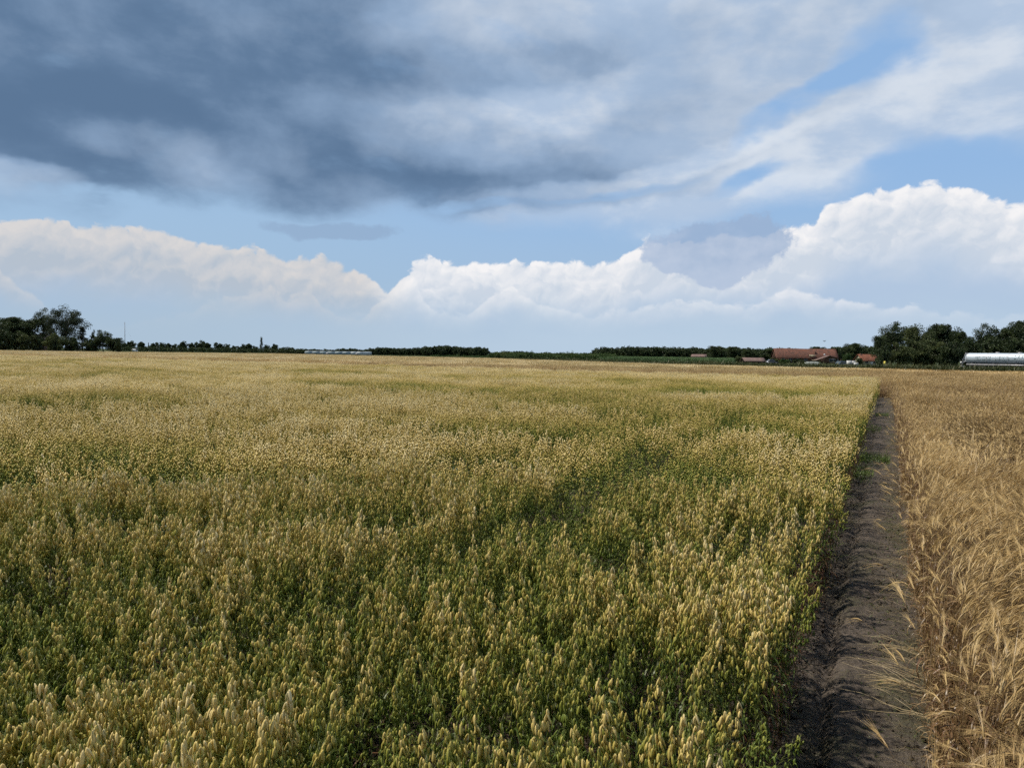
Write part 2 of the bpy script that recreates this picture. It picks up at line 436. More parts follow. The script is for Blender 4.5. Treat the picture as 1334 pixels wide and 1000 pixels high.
def oat_plant(mb, org, lod, H=1.0, az=None, lean=None):
    az = rng.uniform(0, 6.283) if az is None else az
    lean = rng.uniform(.03, .16) if lean is None else lean
    d = np.array([math.cos(az), math.sin(az), 0])
    def axis(t): return np.asarray(org, float) + np.array([0, 0, H * t * (1 - .06 * t * t)]) + d * lean * H * t ** 2.6
    pr = rng.uniform(0, 1)
    base = {0: .0, 1: .35, 2: .55}[lod]
    if lod < 2:
        ts = np.linspace(base, 1, 8 if lod == 0 else 4)
        mb.tube([axis(t) for t in ts], np.linspace(.0019, .0008, len(ts)) * (1 if lod == 0 else 1.3), 3, (0, rng.uniform(.3, .9), .5), cap=False)
    # leaves
    for i in range((4, 3, 2)[lod]):
        t = rng.uniform(.25, .68) if lod == 0 else rng.uniform(.42, .68)
        arc_leaf(mb, axis(t), rng.uniform(0, 6.283), rng.uniform(.13, .24), rng.uniform(.0035, .006) * (1, 1.2, 2.0)[lod], rng.uniform(0, 1), 0.0, rng.uniform(.5, 1.1), rng.uniform(.9, 1.9), (6, 3, 2)[lod])
    if lod == 0:
        for i in range(2):
            arc_leaf(mb, axis(rng.uniform(.08, .3)), rng.uniform(0, 6.283), rng.uniform(.12, .22), .004, rng.uniform(0, 1), 1.0, .4, 2.2, 4)
    # panicle: whorls of thin branches that arch out and hang their spikelets
    P0 = .735; nn = (34, 20, 9)[lod]; wh = 6
    side = rng.uniform(0, 6.283)
    for i in range(nn):
        q = (i % wh) / (wh - 1.0); t = P0 + (1 - P0) * q ** .9
        a = axis(t); th = side + rng.normal(0, 1.5); reach = (.058 * (1 - q) + .013) * rng.uniform(.35, 1.15)
        o_ = np.array([math.cos(th), math.sin(th), 0]) * reach
        rise = rng.uniform(.005, .045) * (1.1 - q * .6); fall = rng.uniform(.008, .05)
        top_ = a + o_ * .75 + np.array([0, 0, rise]); end = a + o_ + np.array([0, 0, rise - fall])
        if lod == 0:
            mid_ = a + o_ * .35 + np.array([0, 0, rise * .8])
            ribbon(mb, [a, mid_, top_, end], .00045, np.cross(o_ + 1e-6, [0, 0, 1.]), (0, .95, .9))
        rr = np.clip((.34, .20, .23)[lod] + .5 * pr + rng.normal(0, .16), 0, 1)
        hh = .5 + .5 * q
        dd = np.array([rng.normal(0, .16), rng.normal(0, .16), -1.0])
        if lod == 0:
            L = rng.uniform(.033, .045)
            sp_ = rng.uniform(0, 3.14); sv = np.array([math.cos(sp_), math.sin(sp_), 0]); op = rng.choice([.06, .16, .34], p=[.35, .35, .3])
            lens(mb, end, dd + sv * op, L, .0058, rr, 4, .5, hh, .6, sp_)
            lens(mb, end, dd - sv * op, L * .96, .0052, min(1, rr + .08), 4, .5, hh, .6, sp_)
        elif lod == 1:
            diamond(mb, end, dd, rng.uniform(.030, .040), .0074, rr, .5, hh)
        else:
            diamond(mb, end, dd, .036, .0105, rr, .5, hh)

def barley_plant(mb, org, lod, H=.85, az=None, lean=.25):
    az = rng.uniform(0, 6.283) if az is None else az
    d = np.array([math.cos(az), math.sin(az), 0]); perp = np.array([-d[1], d[0], 0])
    # culm bends over progressively, the ear nods past horizontal
    n = (9, 5, 3)[lod]; L = H * rng.uniform(.9, 1.1); q = np.asarray(org, float).copy(); ang = math.pi / 2 - lean * .2
    pts = [q.copy()]; wob = rng.uniform(-.3, .3)
    for i in range(n):
        ang -= (lean * 1.25 / n) * (1.6 if i > n * .55 else .7); q = q + (d * math.cos(ang) + perp * wob * math.cos(ang) * .3 + np.array([0, 0, math.sin(ang)])) * (L / n); pts.append(q.copy())
    r0 = rng.uniform(0, 1)
    if lod == 0: mb.tube(pts, np.linspace(.0017, .001, len(pts)), 3, (0, r0, .5), cap=False)
    else: ribbon(mb, pts, (0, .0022, .0045)[lod], perp + np.array([0, 0, .3]), (0, r0, .5))
    # ear
    bend = rng.uniform(.2, 1.0); ea = ang; p = q.copy(); EL_ = rng.uniform(.06, .085); m = (5, 3, 2)[lod]; ep = [p.copy()]
    for i in range(m):
        ea -= bend / m; p = p + (d * math.cos(ea) + np.array([0, 0, math.sin(ea)])) * (EL_ / m); ep.append(p.copy())
    dirv = d * math.cos(ea) + np.array([0, 0, math.sin(ea)])
    if lod == 0:
        mb.tube(ep, [.0015, .0036, .0042, .0040, .0030, .0012], 4, (.5, rng.uniform(.2, .9), 1), cap=False)
        for i in range(20):
            k = rng.integers(0, m); s0 = ep[k] + rng.normal(0, .002, 3); sd_ = dirv + rng.normal(0, .13, 3); sd_ /= np.linalg.norm(sd_)
            La = rng.uniform(.08, .14); e1 = s0 + sd_ * La * .5; e2 = s0 + sd_ * La + np.array([0, 0, -.01]) + rng.normal(0, .004, 3)
            ribbon(mb, [s0, e1, e2], [.00055, .0004, .0001], np.cross(sd_, [.3, .2, 1.]), (.5, rng.uniform(.6, 1), 1))
    elif lod == 1:
        diamond(mb, ep[0], ep[-1] - ep[0], EL_ * 1.15, .0062, rng.uniform(.2, .9), .5, 1)
        for i in range(5):
            s0 = ep[rng.integers(0, m)]; sd_ = dirv + rng.normal(0, .16, 3); sd_ /= np.linalg.norm(sd_)
            ribbon(mb, [s0, s0 + sd_ * rng.uniform(.08, .14)], [.0014, .0004], np.cross(sd_, [.3, .2, 1.]), (.5, rng.uniform(.6, 1), 1))
    else:
        ribbon(mb, [ep[0], ep[-1], ep[-1] + dirv * .12], [.009, .010, .002], np.cross(dirv, [.3, .2, 1.]), (.5, rng.uniform(.2, 1), 1))
    # dry leaves
    for i in range((4, 2, 1)[lod]):
        k = rng.integers(1, max(2, int(len(pts) * .8))); 
        arc_leaf(mb, pts[k], rng.uniform(0, 6.283), rng.uniform(.10, .22), rng.uniform(.003, .0055) * (1, 1.3, 2)[lod], rng.uniform(0, 1), 1.0 if rng.random() < .45 else 0.0, rng.uniform(-.2, .8), rng.uniform(.8, 2.4), (5, 3, 2)[lod])

def proto_collection(name, meshes):
    """plant prototypes that only the crop's own geometry nodes read; not linked to the scene"""
    c = bpy.data.collections.new(name)
    for i, me in enumerate(meshes):
        c.objects.link(bpy.data.objects.new("%s_%03d" % (name, i), me))
    return c

def scatter_object(name, pos, rot, scl, idx, coll, mat):
    me = bpy.data.meshes.new(name); n = len(pos)
    me.vertices.add(n); me.vertices.foreach_set('co', np.asarray(pos, float).ravel())
    a = me.attributes.new('rot', 'FLOAT_VECTOR', 'POINT'); a.data.foreach_set('vector', np.asarray(rot, float).ravel())
    a = me.attributes.new('scl', 'FLOAT_VECTOR', 'POINT'); a.data.foreach_set('vector', np.asarray(scl, float).ravel())
    a = me.attributes.new('idx', 'INT', 'POINT'); a.data.foreach_set('value', np.asarray(idx, np.int32))
    me.materials.append(mat)
    o = bpy.data.objects.new(name, me); COL.objects.link(o)
    g = bpy.data.node_groups.new(name, 'GeometryNodeTree')
    g.interface.new_socket('Geometry', in_out='INPUT', socket_type='NodeSocketGeometry')
    g.interface.new_socket('Geometry', in_out='OUTPUT', socket_type='NodeSocketGeometry')
    N, L = g.nodes, g.links
    gi, go = N.new('NodeGroupInput'), N.new('NodeGroupOutput')
    ci = N.new('GeometryNodeCollectionInfo'); ci.inputs['Collection'].default_value = coll
    ci.inputs['Separate Children'].default_value = True; ci.inputs['Reset Children'].default_value = True
    ip = N.new('GeometryNodeInstanceOnPoints'); ip.inputs['Pick Instance'].default_value = True
    def named(nm, ty):
        a_ = N.new('GeometryNodeInputNamedAttribute'); a_.data_type = ty; a_.inputs['Name'].default_value = nm; return a_.outputs['Attribute']
    er = N.new('FunctionNodeEulerToRotation')
    L.new(named('rot', 'FLOAT_VECTOR'), er.inputs[0]); L.new(er.outputs[0], ip.inputs['Rotation'])
    L.new(named('scl', 'FLOAT_VECTOR'), ip.inputs['Scale']); L.new(named('idx', 'INT'), ip.inputs['Instance Index'])
    L.new(gi.outputs[0], ip.inputs['Points']); L.new(ci.outputs[0], ip.inputs['Instance']); L.new(ip.outputs[0], go.inputs[0])
    md = o.modifiers.new('scatter', 'NODES'); md.node_group = g
    return o

def in_view(x, y, back=3.0, half=41.0):
    """a wedge wider than the photograph, from a few steps behind the camera"""
    fx, fy = -math.sin(YAW), math.cos(YAW)
    X = x + fx * back; Y = y + fy * back
    a = np.degrees(np.arctan2(X, Y)) + math.degrees(YAW)
    return np.abs(a) < half

# ---- oats
OAT_X = -.43; OAT_END = 53.0
def oat_height(x, y):
    h = 0.78 + .38 * vnoise(x * 1.9, y * 1.9, 3, 3, .6) + .05 * (vnoise(x * .22, y * .22, 8, 2) - .5)
    fur = np.exp(-((x + 2.55 + .06 * np.sin(y * 1.3)) / .15) ** 2) * np.clip((y - 1) / 2, 0, 1) * np.clip((44 - y) / 14, 0, 1)
    hole = np.clip((.40 - vnoise(x * 2.3, y * 2.3, 31, 2, .6)) * 9, 0, 1)
    return h * (1 - .50 * fur) * (1 - .30 * hole), fur
def oat_end(x): return OAT_END + 3.0 * (vnoise(x * .15, x * 0 + 3, 5, 2) - .5) + np.clip(-(x + 20) * .10, 0, 8)
def band(n_per, r0, r1, region, dens_fn, box):
    x0, x1, y0, y1 = box; n = int(n_per * (x1 - x0) * (y1 - y0))
    x = rng.uniform(x0, x1, n); y = rng.uniform(y0, y1, n); r = np.hypot(x, y)
    k = (r >= r0) & (r < r1) & in_view(x, y) & region(x, y)
    x, y = x[k], y[k]; k = rng.random(len(x)) < dens_fn(x, y)
    return x[k], y[k]
def oat_region(x, y): return (x < OAT_X + .05 * np.sin(y * 2.1) + .10 * (vnoise(y * .9, x * 0, 21, 2) - .5)) & (y < oat_end(x))
def oat_dens(x, y):
    _, fur = oat_height(x, y); hole = vnoise(x * 2.3, y * 2.3, 31, 2, .6)
    return np.clip((hole - .36) * 8, .40, 1) * (1 - .35 * fur)
meshes = []
for i in range(14): b = MB(); oat_plant(b, (0, 0, 0), 0, 1.0); meshes.append(b.mesh('oat_plant', M_OAT))
for i in range(12): b = MB(); oat_plant(b, (0, 0, 0), 1, 1.0); meshes.append(b.mesh('oat_plant', M_OAT))
PS = 1.2
for i in range(6):
    b = MB()
    for j in range(int(115 * PS * PS)):
        x, y = rng.uniform(-PS / 2, PS / 2, 2); oat_plant(b, (x, y, 0), 2, .84 + .28 * vnoise(x * 1.7 + i * 9, y * 1.7, 4, 2) + rng.normal(0, .03))
    meshes.append(b.mesh('oat_patch', M_OAT))
oat_coll = proto_collection('oat_proto', meshes)
pos, rot, scl, idx = [], [], [], []
def push(x, y, z, i0, i1, s, tilt=.05, extra=None):
    n = len(x); pos.append(np.stack([x, y, z], 1)); rot.append(np.stack([rng.normal(0, tilt, n), rng.normal(0, tilt, n), rng.uniform(0, 6.283, n)], 1))
    scl.append(np.stack([np.ones(n), np.ones(n), s], 1) if extra is None else extra); idx.append(rng.integers(i0, i1, n))
R1, R2 = 7.5, 24.0
x, y = band(190, 0, R1, oat_region, oat_dens, (-9, 0, -2.5, 8)); h, _ = oat_height(x, y)
push(x, y, 0 * x, 0, 14, h * rng.normal(1, .045, len(x)), .07)
x, y = band(150, R1, R2, oat_region, oat_dens, (-25, 0, -2, 25)); h, _ = oat_height(x, y)
push(x, y, 0 * x, 14, 26, h * rng.normal(1, .045, len(x)), .07)
x, y = band(170, R2, 60, lambda x, y: oat_region(x, y) & (x > -1.8), oat_dens, (-2, 0, 20, 57)); h, _ = oat_height(x, y)
push(x, y, 0 * x, 14, 26, h * rng.normal(1, .045, len(x)), .07)
gx, gy = np.meshgrid(np.arange(-160, 0, PS * .86), np.arange(-30, 70, PS * .86)); gx = gx.ravel() + rng.uniform(-.2, .2, gx.size); gy = gy.ravel() + rng.uniform(-.2, .2, gy.size)
k = (np.hypot(gx, gy) >= R2 - .5) & in_view(gx, gy) & oat_region(gx + PS * .55, gy) & (gy < oat_end(gx) - .6); gx, gy = gx[k], gy[k]
h, _ = oat_height(gx, gy); k = rng.random(len(gx)) < .97
push(gx[k], gy[k], 0 * gx[k], 26, 32, (h * 1.02)[k], .02)
n_oat = sum(len(a) for a in pos)
oats = scatter_object('oat_crop', np.concatenate(pos), np.concatenate(rot), np.concatenate(scl), np.concatenate(idx), oat_coll, M_OAT)
tag(oats, 'ripening oat crop with pale drooping heads over green leaves, left of the dirt path', 'oat crop', kind='stuff')

# ---- barley: beside the path, and a broad band behind the oats
EDGE = [(-420, 150)] + [(P(px, py, .85).x, P(px, py, .85).y) for px, py in ((0, 457), (160, 458.5), (370, 461), (500, 464), (640, 467), (860, 474.5), (1160, 481.5), (1334, 484.5))] + [(60, 108), (120, 120)]
EX = np.array([e[0] for e in EDGE]); EY = np.array([e[1] for e in EDGE])
o_ = np.argsort(EX); EX, EY = EX[o_], EY[o_]
def field_end(x): return np.interp(x, EX, EY)
BAR_X = .265
def bar_region(x, y): return (y < field_end(x)) & ((x > BAR_X + .08 * (vnoise(y * 1.1, x * 0 + 7, 41, 2) - .5) * 2) | (y > oat_end(x) + .3))
def bar_height(x, y): return .80 + .20 * vnoise(x * .9, y * .9, 13, 3)
meshes = []
for i in range(14): b = MB(); barley_plant(b, (0, 0, 0), 0, .9, 0.0, rng.uniform(.05, .70)); meshes.append(b.mesh('barley_plant', M_BARLEY))
for i in range(10): b = MB(); barley_plant(b, (0, 0, 0), 1, .9, 0.0, rng.uniform(.10, .75)); meshes.append(b.mesh('barley_plant', M_BARLEY))
for i in range(5):                                             # 1.2 m patches
    b = MB(); a0 = rng.uniform(0, 6.28)
    for j in range(210): x, y = rng.uniform(-.65, .65, 2); barley_plant(b, (x, y, 0), 1, .80 + .25 * vnoise(x * 2 + i * 7, y * 2, 6, 2), a0 + rng.normal(0, 1.0), rng.uniform(.2, .95))
    meshes.append(b.mesh('barley_patch', M_BARLEY))
for i in range(5):                                             # 3 m patches
    b = MB(); a0 = rng.uniform(0, 6.28)
    for j in range(1500): x, y = rng.uniform(-1.6, 1.6, 2); barley_plant(b, (x, y, 0), 2, (.90 + .08 * vnoise(x * 1.2 + i * 7, y * 1.2, 6, 2)), a0 + rng.normal(0, 1.0), rng.uniform(.2, .9))
    meshes.append(b.mesh('barley_patch', M_BARLEY))
bar_coll = proto_collection('barley_proto', meshes)
pos, rot, scl, idx = [], [], [], []
def push_bar(x, y, i0, i1, extra_tilt=.10):
    n = len(x); swirl = vnoise(x * .55, y * .55, 51, 2) * 14.0 + rng.normal(0, .65, n)
    edge = (x < BAR_X + .45) & (y < 52) & (rng.random(n) < .995); swirl = np.where(edge, rng.normal(.2, .75, n), swirl)
    s = bar_height(x, y) * rng.normal(1, .06, n)
    pos.append(np.stack([x, y, 0 * x], 1)); rot.append(np.stack([rng.normal(0, extra_tilt, n), np.clip(rng.normal(.06, .10, n), -.15, .5), swirl], 1))
    scl.append(np.stack([s, s, s], 1)); idx.append(rng.integers(i0, i1, n))
x, y = band(640, 0, 11, bar_region, lambda x, y: np.clip((vnoise(x * 2.1, y * 2.1, 61, 2) - .18) * 6, .25, 1), (0, 4.5, -1, 11)); push_bar(x, y, 0, 14)
x, y = band(900, 0, 14, lambda x, y: bar_region(x, y) & (x < BAR_X + .28), lambda x, y: 1, (.2, .7, 2, 14)); push_bar(x, y, 0, 14, .05)
x, y = band(330, 11, 24, bar_region, lambda x, y: np.clip((vnoise(x * 1.8, y * 1.8, 61, 2) - .16) * 6, .3, 1), (0, 9, 10, 24)); push_bar(x, y, 14, 24)
x, y = band(300, 23.6, 60, lambda x, y: bar_region(x, y) & (x < 1.4) & (x > .1) & (y < 52.0), lambda x, y: 1, (0, 1.5, 20, 56)); push_bar(x, y, 14, 24)
x, y = band(260, 42, 60, lambda x, y: (x > OAT_X - .1) & (x < .6), lambda x, y: 1, (-.5, .7, 41, 57)); push_bar(x, y, 14, 24)
def push_patch(x, y, i0, i1, sc):
    n = len(x); s = sc(x, y); pos.append(np.stack([x, y, 0 * x], 1)); rot.append(np.stack([0 * x, 0 * x, rng.integers(0, 4, n) * math.pi / 2 + rng.uniform(-.2, .2, n)], 1))
    scl.append(np.stack([np.ones(n), np.ones(n), s], 1)); idx.append(rng.integers(i0, i1, n))
gx, gy = np.meshgrid(np.arange(-160, 40, 1.04), np.arange(8, 92, 1.04)); gx = gx.ravel() + rng.uniform(-.1, .1, gx.size); gy = gy.ravel() + rng.uniform(-.1, .1, gy.size)
r = np.hypot(gx, gy); k = (r >= 23.6) & (r < 80) & in_view(gx, gy) & (((gx > BAR_X + .60) & (gy < oat_end(gx))) | (gy > oat_end(gx) + .9)) & (gy < field_end(gx) - .6)
push_patch(gx[k], gy[k], 24, 29, lambda x, y: (.80 + .30 * vnoise(x * .35, y * .35, 71, 2)))
gx, gy = np.meshgrid(np.arange(-300, 70, 2.7), np.arange(8, 220, 2.7)); gx = gx.ravel() + rng.uniform(-.2, .2, gx.size); gy = gy.ravel() + rng.uniform(-.2, .2, gy.size)
r = np.hypot(gx, gy); k = (r >= 79) & in_view(gx, gy) & (gy > oat_end(gx) + 1.6) & (gy < field_end(gx) - 1.6)
push_patch(gx[k], gy[k], 29, 34, lambda x, y: (.86 + .20 * vnoise(x * .12, y * .25, 71, 2)))
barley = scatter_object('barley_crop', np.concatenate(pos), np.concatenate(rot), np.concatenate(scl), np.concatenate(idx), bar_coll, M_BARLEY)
tag(barley, 'golden brown ripe barley crop with nodding bearded ears, right of the dirt path and beyond the oats', 'barley crop', kind='stuff')
print('instances', n_oat, sum(len(a) for a in pos))

# ------------------------------------------------------------------ ground and path
def ground_material():
    m, t, out = new_mat('field soil'); p = geo_pos()
    a = noise(p, .5, 5, .6, dims='2D'); b_ = noise(p, 6.0, 5, .7, dims='2D')
    x, y, z = sep(p); r = E.m('SQRT', x * x + y * y)
    soil = mixc(smooth(b_, .3, .75), (.040, .030, .022), (.085, .065, .048))
    grass = mixc(smooth(noise(p, .02, 4, .6, dims='2D'), .42, .6), (.030, .046, .015), (.060, .070, .026))
    c = mixc(smooth(r + (a - .5) * 30, 100.0, 122.0), soil, grass)
    principled(t, out, c, .95, .1, 0, b_, .5, .02); return m
M_GROUND = ground_material()
b = MB(); xs = [-3500, -1200, -300, -60, -5, 5, 60, 300, 1200, 3500]; ys = [-400, -40, 0, 20, 80, 300, 1200, 4200]
vs = [(x, y, 0) for x in xs for y in ys]; ny = len(ys)
b.add(vs, [(i * ny + j, (i + 1) * ny + j, (i + 1) * ny + j + 1, i * ny + j + 1) for i in range(len(xs) - 1) for j in range(ny - 1)])
tag(b.build('ground', M_GROUND), kind='structure')

def path_material():
    m, t, out = new_mat('path soil'); p = geo_pos(); x, y, z = sep(p)
    n1 = noise(p, 7.0, 6, .70, dims='3D'); n2 = noise(p, 34.0, 4, .65, dims='3D'); n3 = noise(scalev(p, 1.0, .8, 1), 1.6, 4, .6, dims='2D')
    c = mixc(smooth(n1, .35, .68), (.086, .071, .056), (.046, .038, .031)); c = mixc(smooth(n2, .40, .78), c, (.160, .125, .100))
    c = mixc(smooth(n2, .42, .22), c, (.040, .030, .025))
    moss = smooth(n3 + (n2 - .5) * .9 + smooth(x, -.12, .16) * .10, .54, .74) * .6
    c = mixc(moss, c, (.046, .050, .022))
    principled(t, out, c, .92, .15, 0, n2 * .6 + n1, 1.0, .04); return m
M_PATH = path_material()
ux = np.linspace(-.80, .62, 58); uy = np.concatenate([np.linspace(1.2, 12, 420), np.linspace(12.05, 54, 380)])
X, Y = np.meshgrid(ux, uy)
groove = -.27 + .03 * np.sin(Y * .7) + .03 * (vnoise(Y * 1.5, Y * 0, 77, 2) - .5)
Z = .085 + .035 * (vnoise(X * 3, Y * 3, 81, 3) - .5) + .012 * (vnoise(X * 7.0, Y * 6.0, 83, 3) - .5) + .026 * (vnoise(X * 20, Y * 20, 85, 4, .65) - .5)
Z += -.070 * np.exp(-((X - groove) / .040) ** 2) * (.45 + .8 * vnoise(Y * .8, Y * 0 + 5, 87, 2)) * np.clip((11 - Y) / 3, .15, 1) + .020 * np.exp(-((X - groove - .13) / .09) ** 2) - .026 * (X < groove)
Z += .03 * np.clip(X - .2, 0, 1)
edge = np.minimum(np.clip((X + .80) / .10, 0, 1), np.clip((.62 - X) / .10, 0, 1)); Z = Z * edge + (1 - edge) * -.01
b = MB(); nx = len(ux)
b.add(np.stack([X, Y, Z], -1).reshape(-1, 3), [(j * nx + i, j * nx + i + 1, (j + 1) * nx + i + 1, (j + 1) * nx + i) for j in range(len(uy) - 1) for i in range(nx - 1)])
tag(b.build('path', M_PATH, smooth_=True), kind='structure')
def path_z(x, y): return .085

# clods and crumbs of soil on the path
b = MB(); 
for i in range(5200):
    y = 2.2 + 12 * rng.random() ** 1.6; x = rng.uniform(-.62, .34); s = rng.choice([.005, .009, .018], p=[.6, .32, .08]) * rng.uniform(.7, 1.4)
    c = np.array([x, y, .080 + .3 * s + (.0 if x > -.24 else -.012)]); vs = c + rng.normal(0, 1, (6, 3)) * s * .3 + np.array([(s, 0, 0), (-s, 0, 0), (0, s, 0), (0, -s, 0), (0, 0, s * .8), (0, 0, -s)])
    b.add(vs, [(0, 2, 4), (2, 1, 4), (1, 3, 4), (3, 0, 4), (2, 0, 5), (1, 2, 5), (3, 1, 5), (0, 3, 5)])
tag(b.build('soil_crumbs', M_PATH), 'loose crumbs and small clods of dark soil lying on the path', 'soil crumbs', kind='stuff')

# fallen straw reaching out over the path from the barley side
def straw_material():
    m, t, out = new_mat('fallen straw'); k, r, h = attr()
    leafy(t, out, ramp(r, [(0, (.09, .065, .035)), (.5, (.22, .165, .085)), (1, (.46, .36, .20))]), .12, .05, .4); return m
M_STRAW = straw_material()
b = MB()
def straw(x, y, az, L, r, w=.0016, z=.10, rise=.0):
    n = 6; pts = []; bend = rng.normal(0, .35); q = np.array([x, y, z])
    for i in range(n + 1): pts.append(q.copy()); q = q + np.array([math.cos(az), math.sin(az), 0]) * L / n; az += bend / n; q[2] = z + rise * math.sin(i / n * 3.1) + rng.normal(0, .0025)
    b.tube(pts, np.linspace(w, w * .5, n + 1), 3, (0, r, 0), cap=False)
for i in range(520):
    y = 2.6 + 16 * rng.random() ** 1.5; x = .30 - abs(rng.normal(0, .12)); straw(x, y, math.pi + rng.normal(0, .8), rng.uniform(.04, .24), rng.random() ** 1.1, rng.uniform(.0007, .0014), .102, rng.uniform(0, .02))
for i in range(5200):                                             # fine dark litter across the soil, standing in for straw shadows
    y = 2.4 + 22 * rng.random() ** 1.6; x = rng.uniform(-.5, .3); straw(x, y, rng.normal(0, .7) + (math.pi if rng.random() < .5 else 0), rng.uniform(.02, .12), rng.random() ** 2 * .75, rng.uniform(.0006, .0012), .088 if x > -.24 else .072, .004)
for yc, k, x0 in ((4.95, 13, .26), (5.15, 10, .28), (5.55, 9, .3), (4.6, 5, .24), (6.9, 5, .28), (7.9, 7, .3)):
    for i in range(k): straw(x0 + rng.uniform(-.05, .05), yc + rng.normal(0, .05), math.pi + rng.normal(.05, .30), rng.uniform(.22, .50), rng.uniform(.65, 1), rng.uniform(.0016, .0024), .108 + rng.uniform(0, .02), rng.uniform(.0, .05))
tag(b.build('fallen_straw', M_STRAW), 'dry straw stalks fallen flat across the dirt path from the barley side, with dark litter for straw shadows', 'fallen straw', kind='stuff')
# reddish dead leaves under the wall of oats beside the path, low green weeds on the path
b = MB()
for i in range(3600):
    y = 1.5 + 22 * rng.random() ** 1.5; x = OAT_X - .02 - abs(rng.normal(0, .07)); arc_leaf(b, (x, y, rng.uniform(.06, .5)), rng.normal(0, 1.0), rng.uniform(.06, .20), rng.uniform(.003, .006), rng.random() ** 1.4, 1.0, rng.uniform(-.6, 1.0), 1.8, 4)
tag(b.build('dead_leaves', M_OAT), 'reddish brown dead leaves hanging low on the oat stems along the path', 'dead leaves', kind='stuff')
b = MB()
for (yc, sy, x0, x1, n) in ((6.5, 3.0, -.15, .25, 420), (16.2, .8, -.42, .1, 900), (14.0, 1.0, -.48, -.15, 420), (29, .8, -.3, .1, 420), (23, 1.2, -.4, -.1, 260), (9.5, 1.6, .05, .3, 200)):
    for i in range(n):
        y = rng.normal(yc, sy * .5); x = rng.uniform(x0, x1); s = rng.uniform(.4, 1) * (1 if yc < 12 else 2.6)
        arc_leaf(b, (x, y, .08), rng.uniform(0, 6.28), .055 * s, .0035 * s ** .5, rng.uniform(-.3, .6), 0.0, rng.uniform(.4, 2.5), 1.2, 3)
tag(b.build('path_weeds', M_OAT), 'low green weeds and moss growing in patches on the dirt path', 'weeds', kind='stuff')

# ------------------------------------------------------------------ trees
def horizon(px): return 461 + .014 * (px - 667)
def leaf_material(name, c0, c1, trans=.25):
    m, t, out = new_mat(name); k, r, h = attr(); o = orandom()
    leafy(t, out, ramp((r * .8 + o * .2).clamp(), [(0, c0), (1, c1)]), trans, .02, .5); return m
M_LEAF = leaf_material('dark foliage', (.016, .027, .012), (.070, .096, .034))
M_LEAF2 = leaf_material('olive foliage', (.034, .048, .018), (.105, .125, .042))
M_LEAF3 = leaf_material('grey green foliage', (.024, .036, .020), (.060, .078, .040))
M_LEAF4 = leaf_material('fresh foliage', (.030, .060, .018), (.075, .125, .035))
M_NEEDLE = leaf_material('dark needles', (.008, .014, .008), (.024, .036, .016), .1)
M_BARK = simple('bark', (.060, .048, .038), .95, .1, var=.3)

def limb(b, p, d, L, r, depth, tips):
    n = 4; pts = [p.copy()]; d = d / np.linalg.norm(d)
    for i in range(n):
        d = d + rng.normal(0, .10, 3) + np.array([0, 0, .03]); d /= np.linalg.norm(d); p = p + d * L / n; pts.append(p.copy())
    b.tube(pts, np.linspace(r, r * .55, n + 1), 6 if depth > 1 else 4, (0, .5, 0), cap=False)
    if depth == 0: tips.append(p); return
    for i in range(3 if depth > 1 else 4):
        a = rng.uniform(0, 6.28); s = rng.uniform(.45, .95)
        q = np.array([math.cos(a), math.sin(a), rng.uniform(-.15, .6)]) * s + d * rng.uniform(.5, .9)
        limb(b, pts[rng.integers(2, n + 1)], q, L * rng.uniform(.55, .8), r * .5, depth - 1, tips)
def leaves(b, c, rad, n, s, tone, flat=.75):
    c = np.asarray(c); P_ = rng.normal(0, 1, (n, 3)); P_ /= np.linalg.norm(P_, axis=1)[:, None]; P_ *= (rng.random(n) ** .45)[:, None] * rad; P_[:, 2] *= flat; P_ += c
    u = rng.normal(0, 1, (n, 3)); u /= np.linalg.norm(u, axis=1)[:, None]; w = np.cross(u, rng.normal(0, 1, (n, 3))); w /= np.linalg.norm(w, axis=1)[:, None] + 1e-9
    sz = s * rng.uniform(.6, 1.3, n)[:, None]; u = u * sz; w = w * sz * .7
    V = np.stack([P_ - u, P_ - w * .9, P_ + u, P_ + w * .9], 1).reshape(-1, 3)
    col_ = np.stack([np.zeros(n * 4), np.clip(tone + rng.normal(0, .12, n), 0, 1).repeat(4), np.ones(n * 4)], 1)
    b.v.append(V); b.c.append(col_); k = b.n; b.f += [(k + 4 * i, k + 4 * i + 1, k + 4 * i + 2, k + 4 * i + 3) for i in range(n)]; b.n += 4 * n
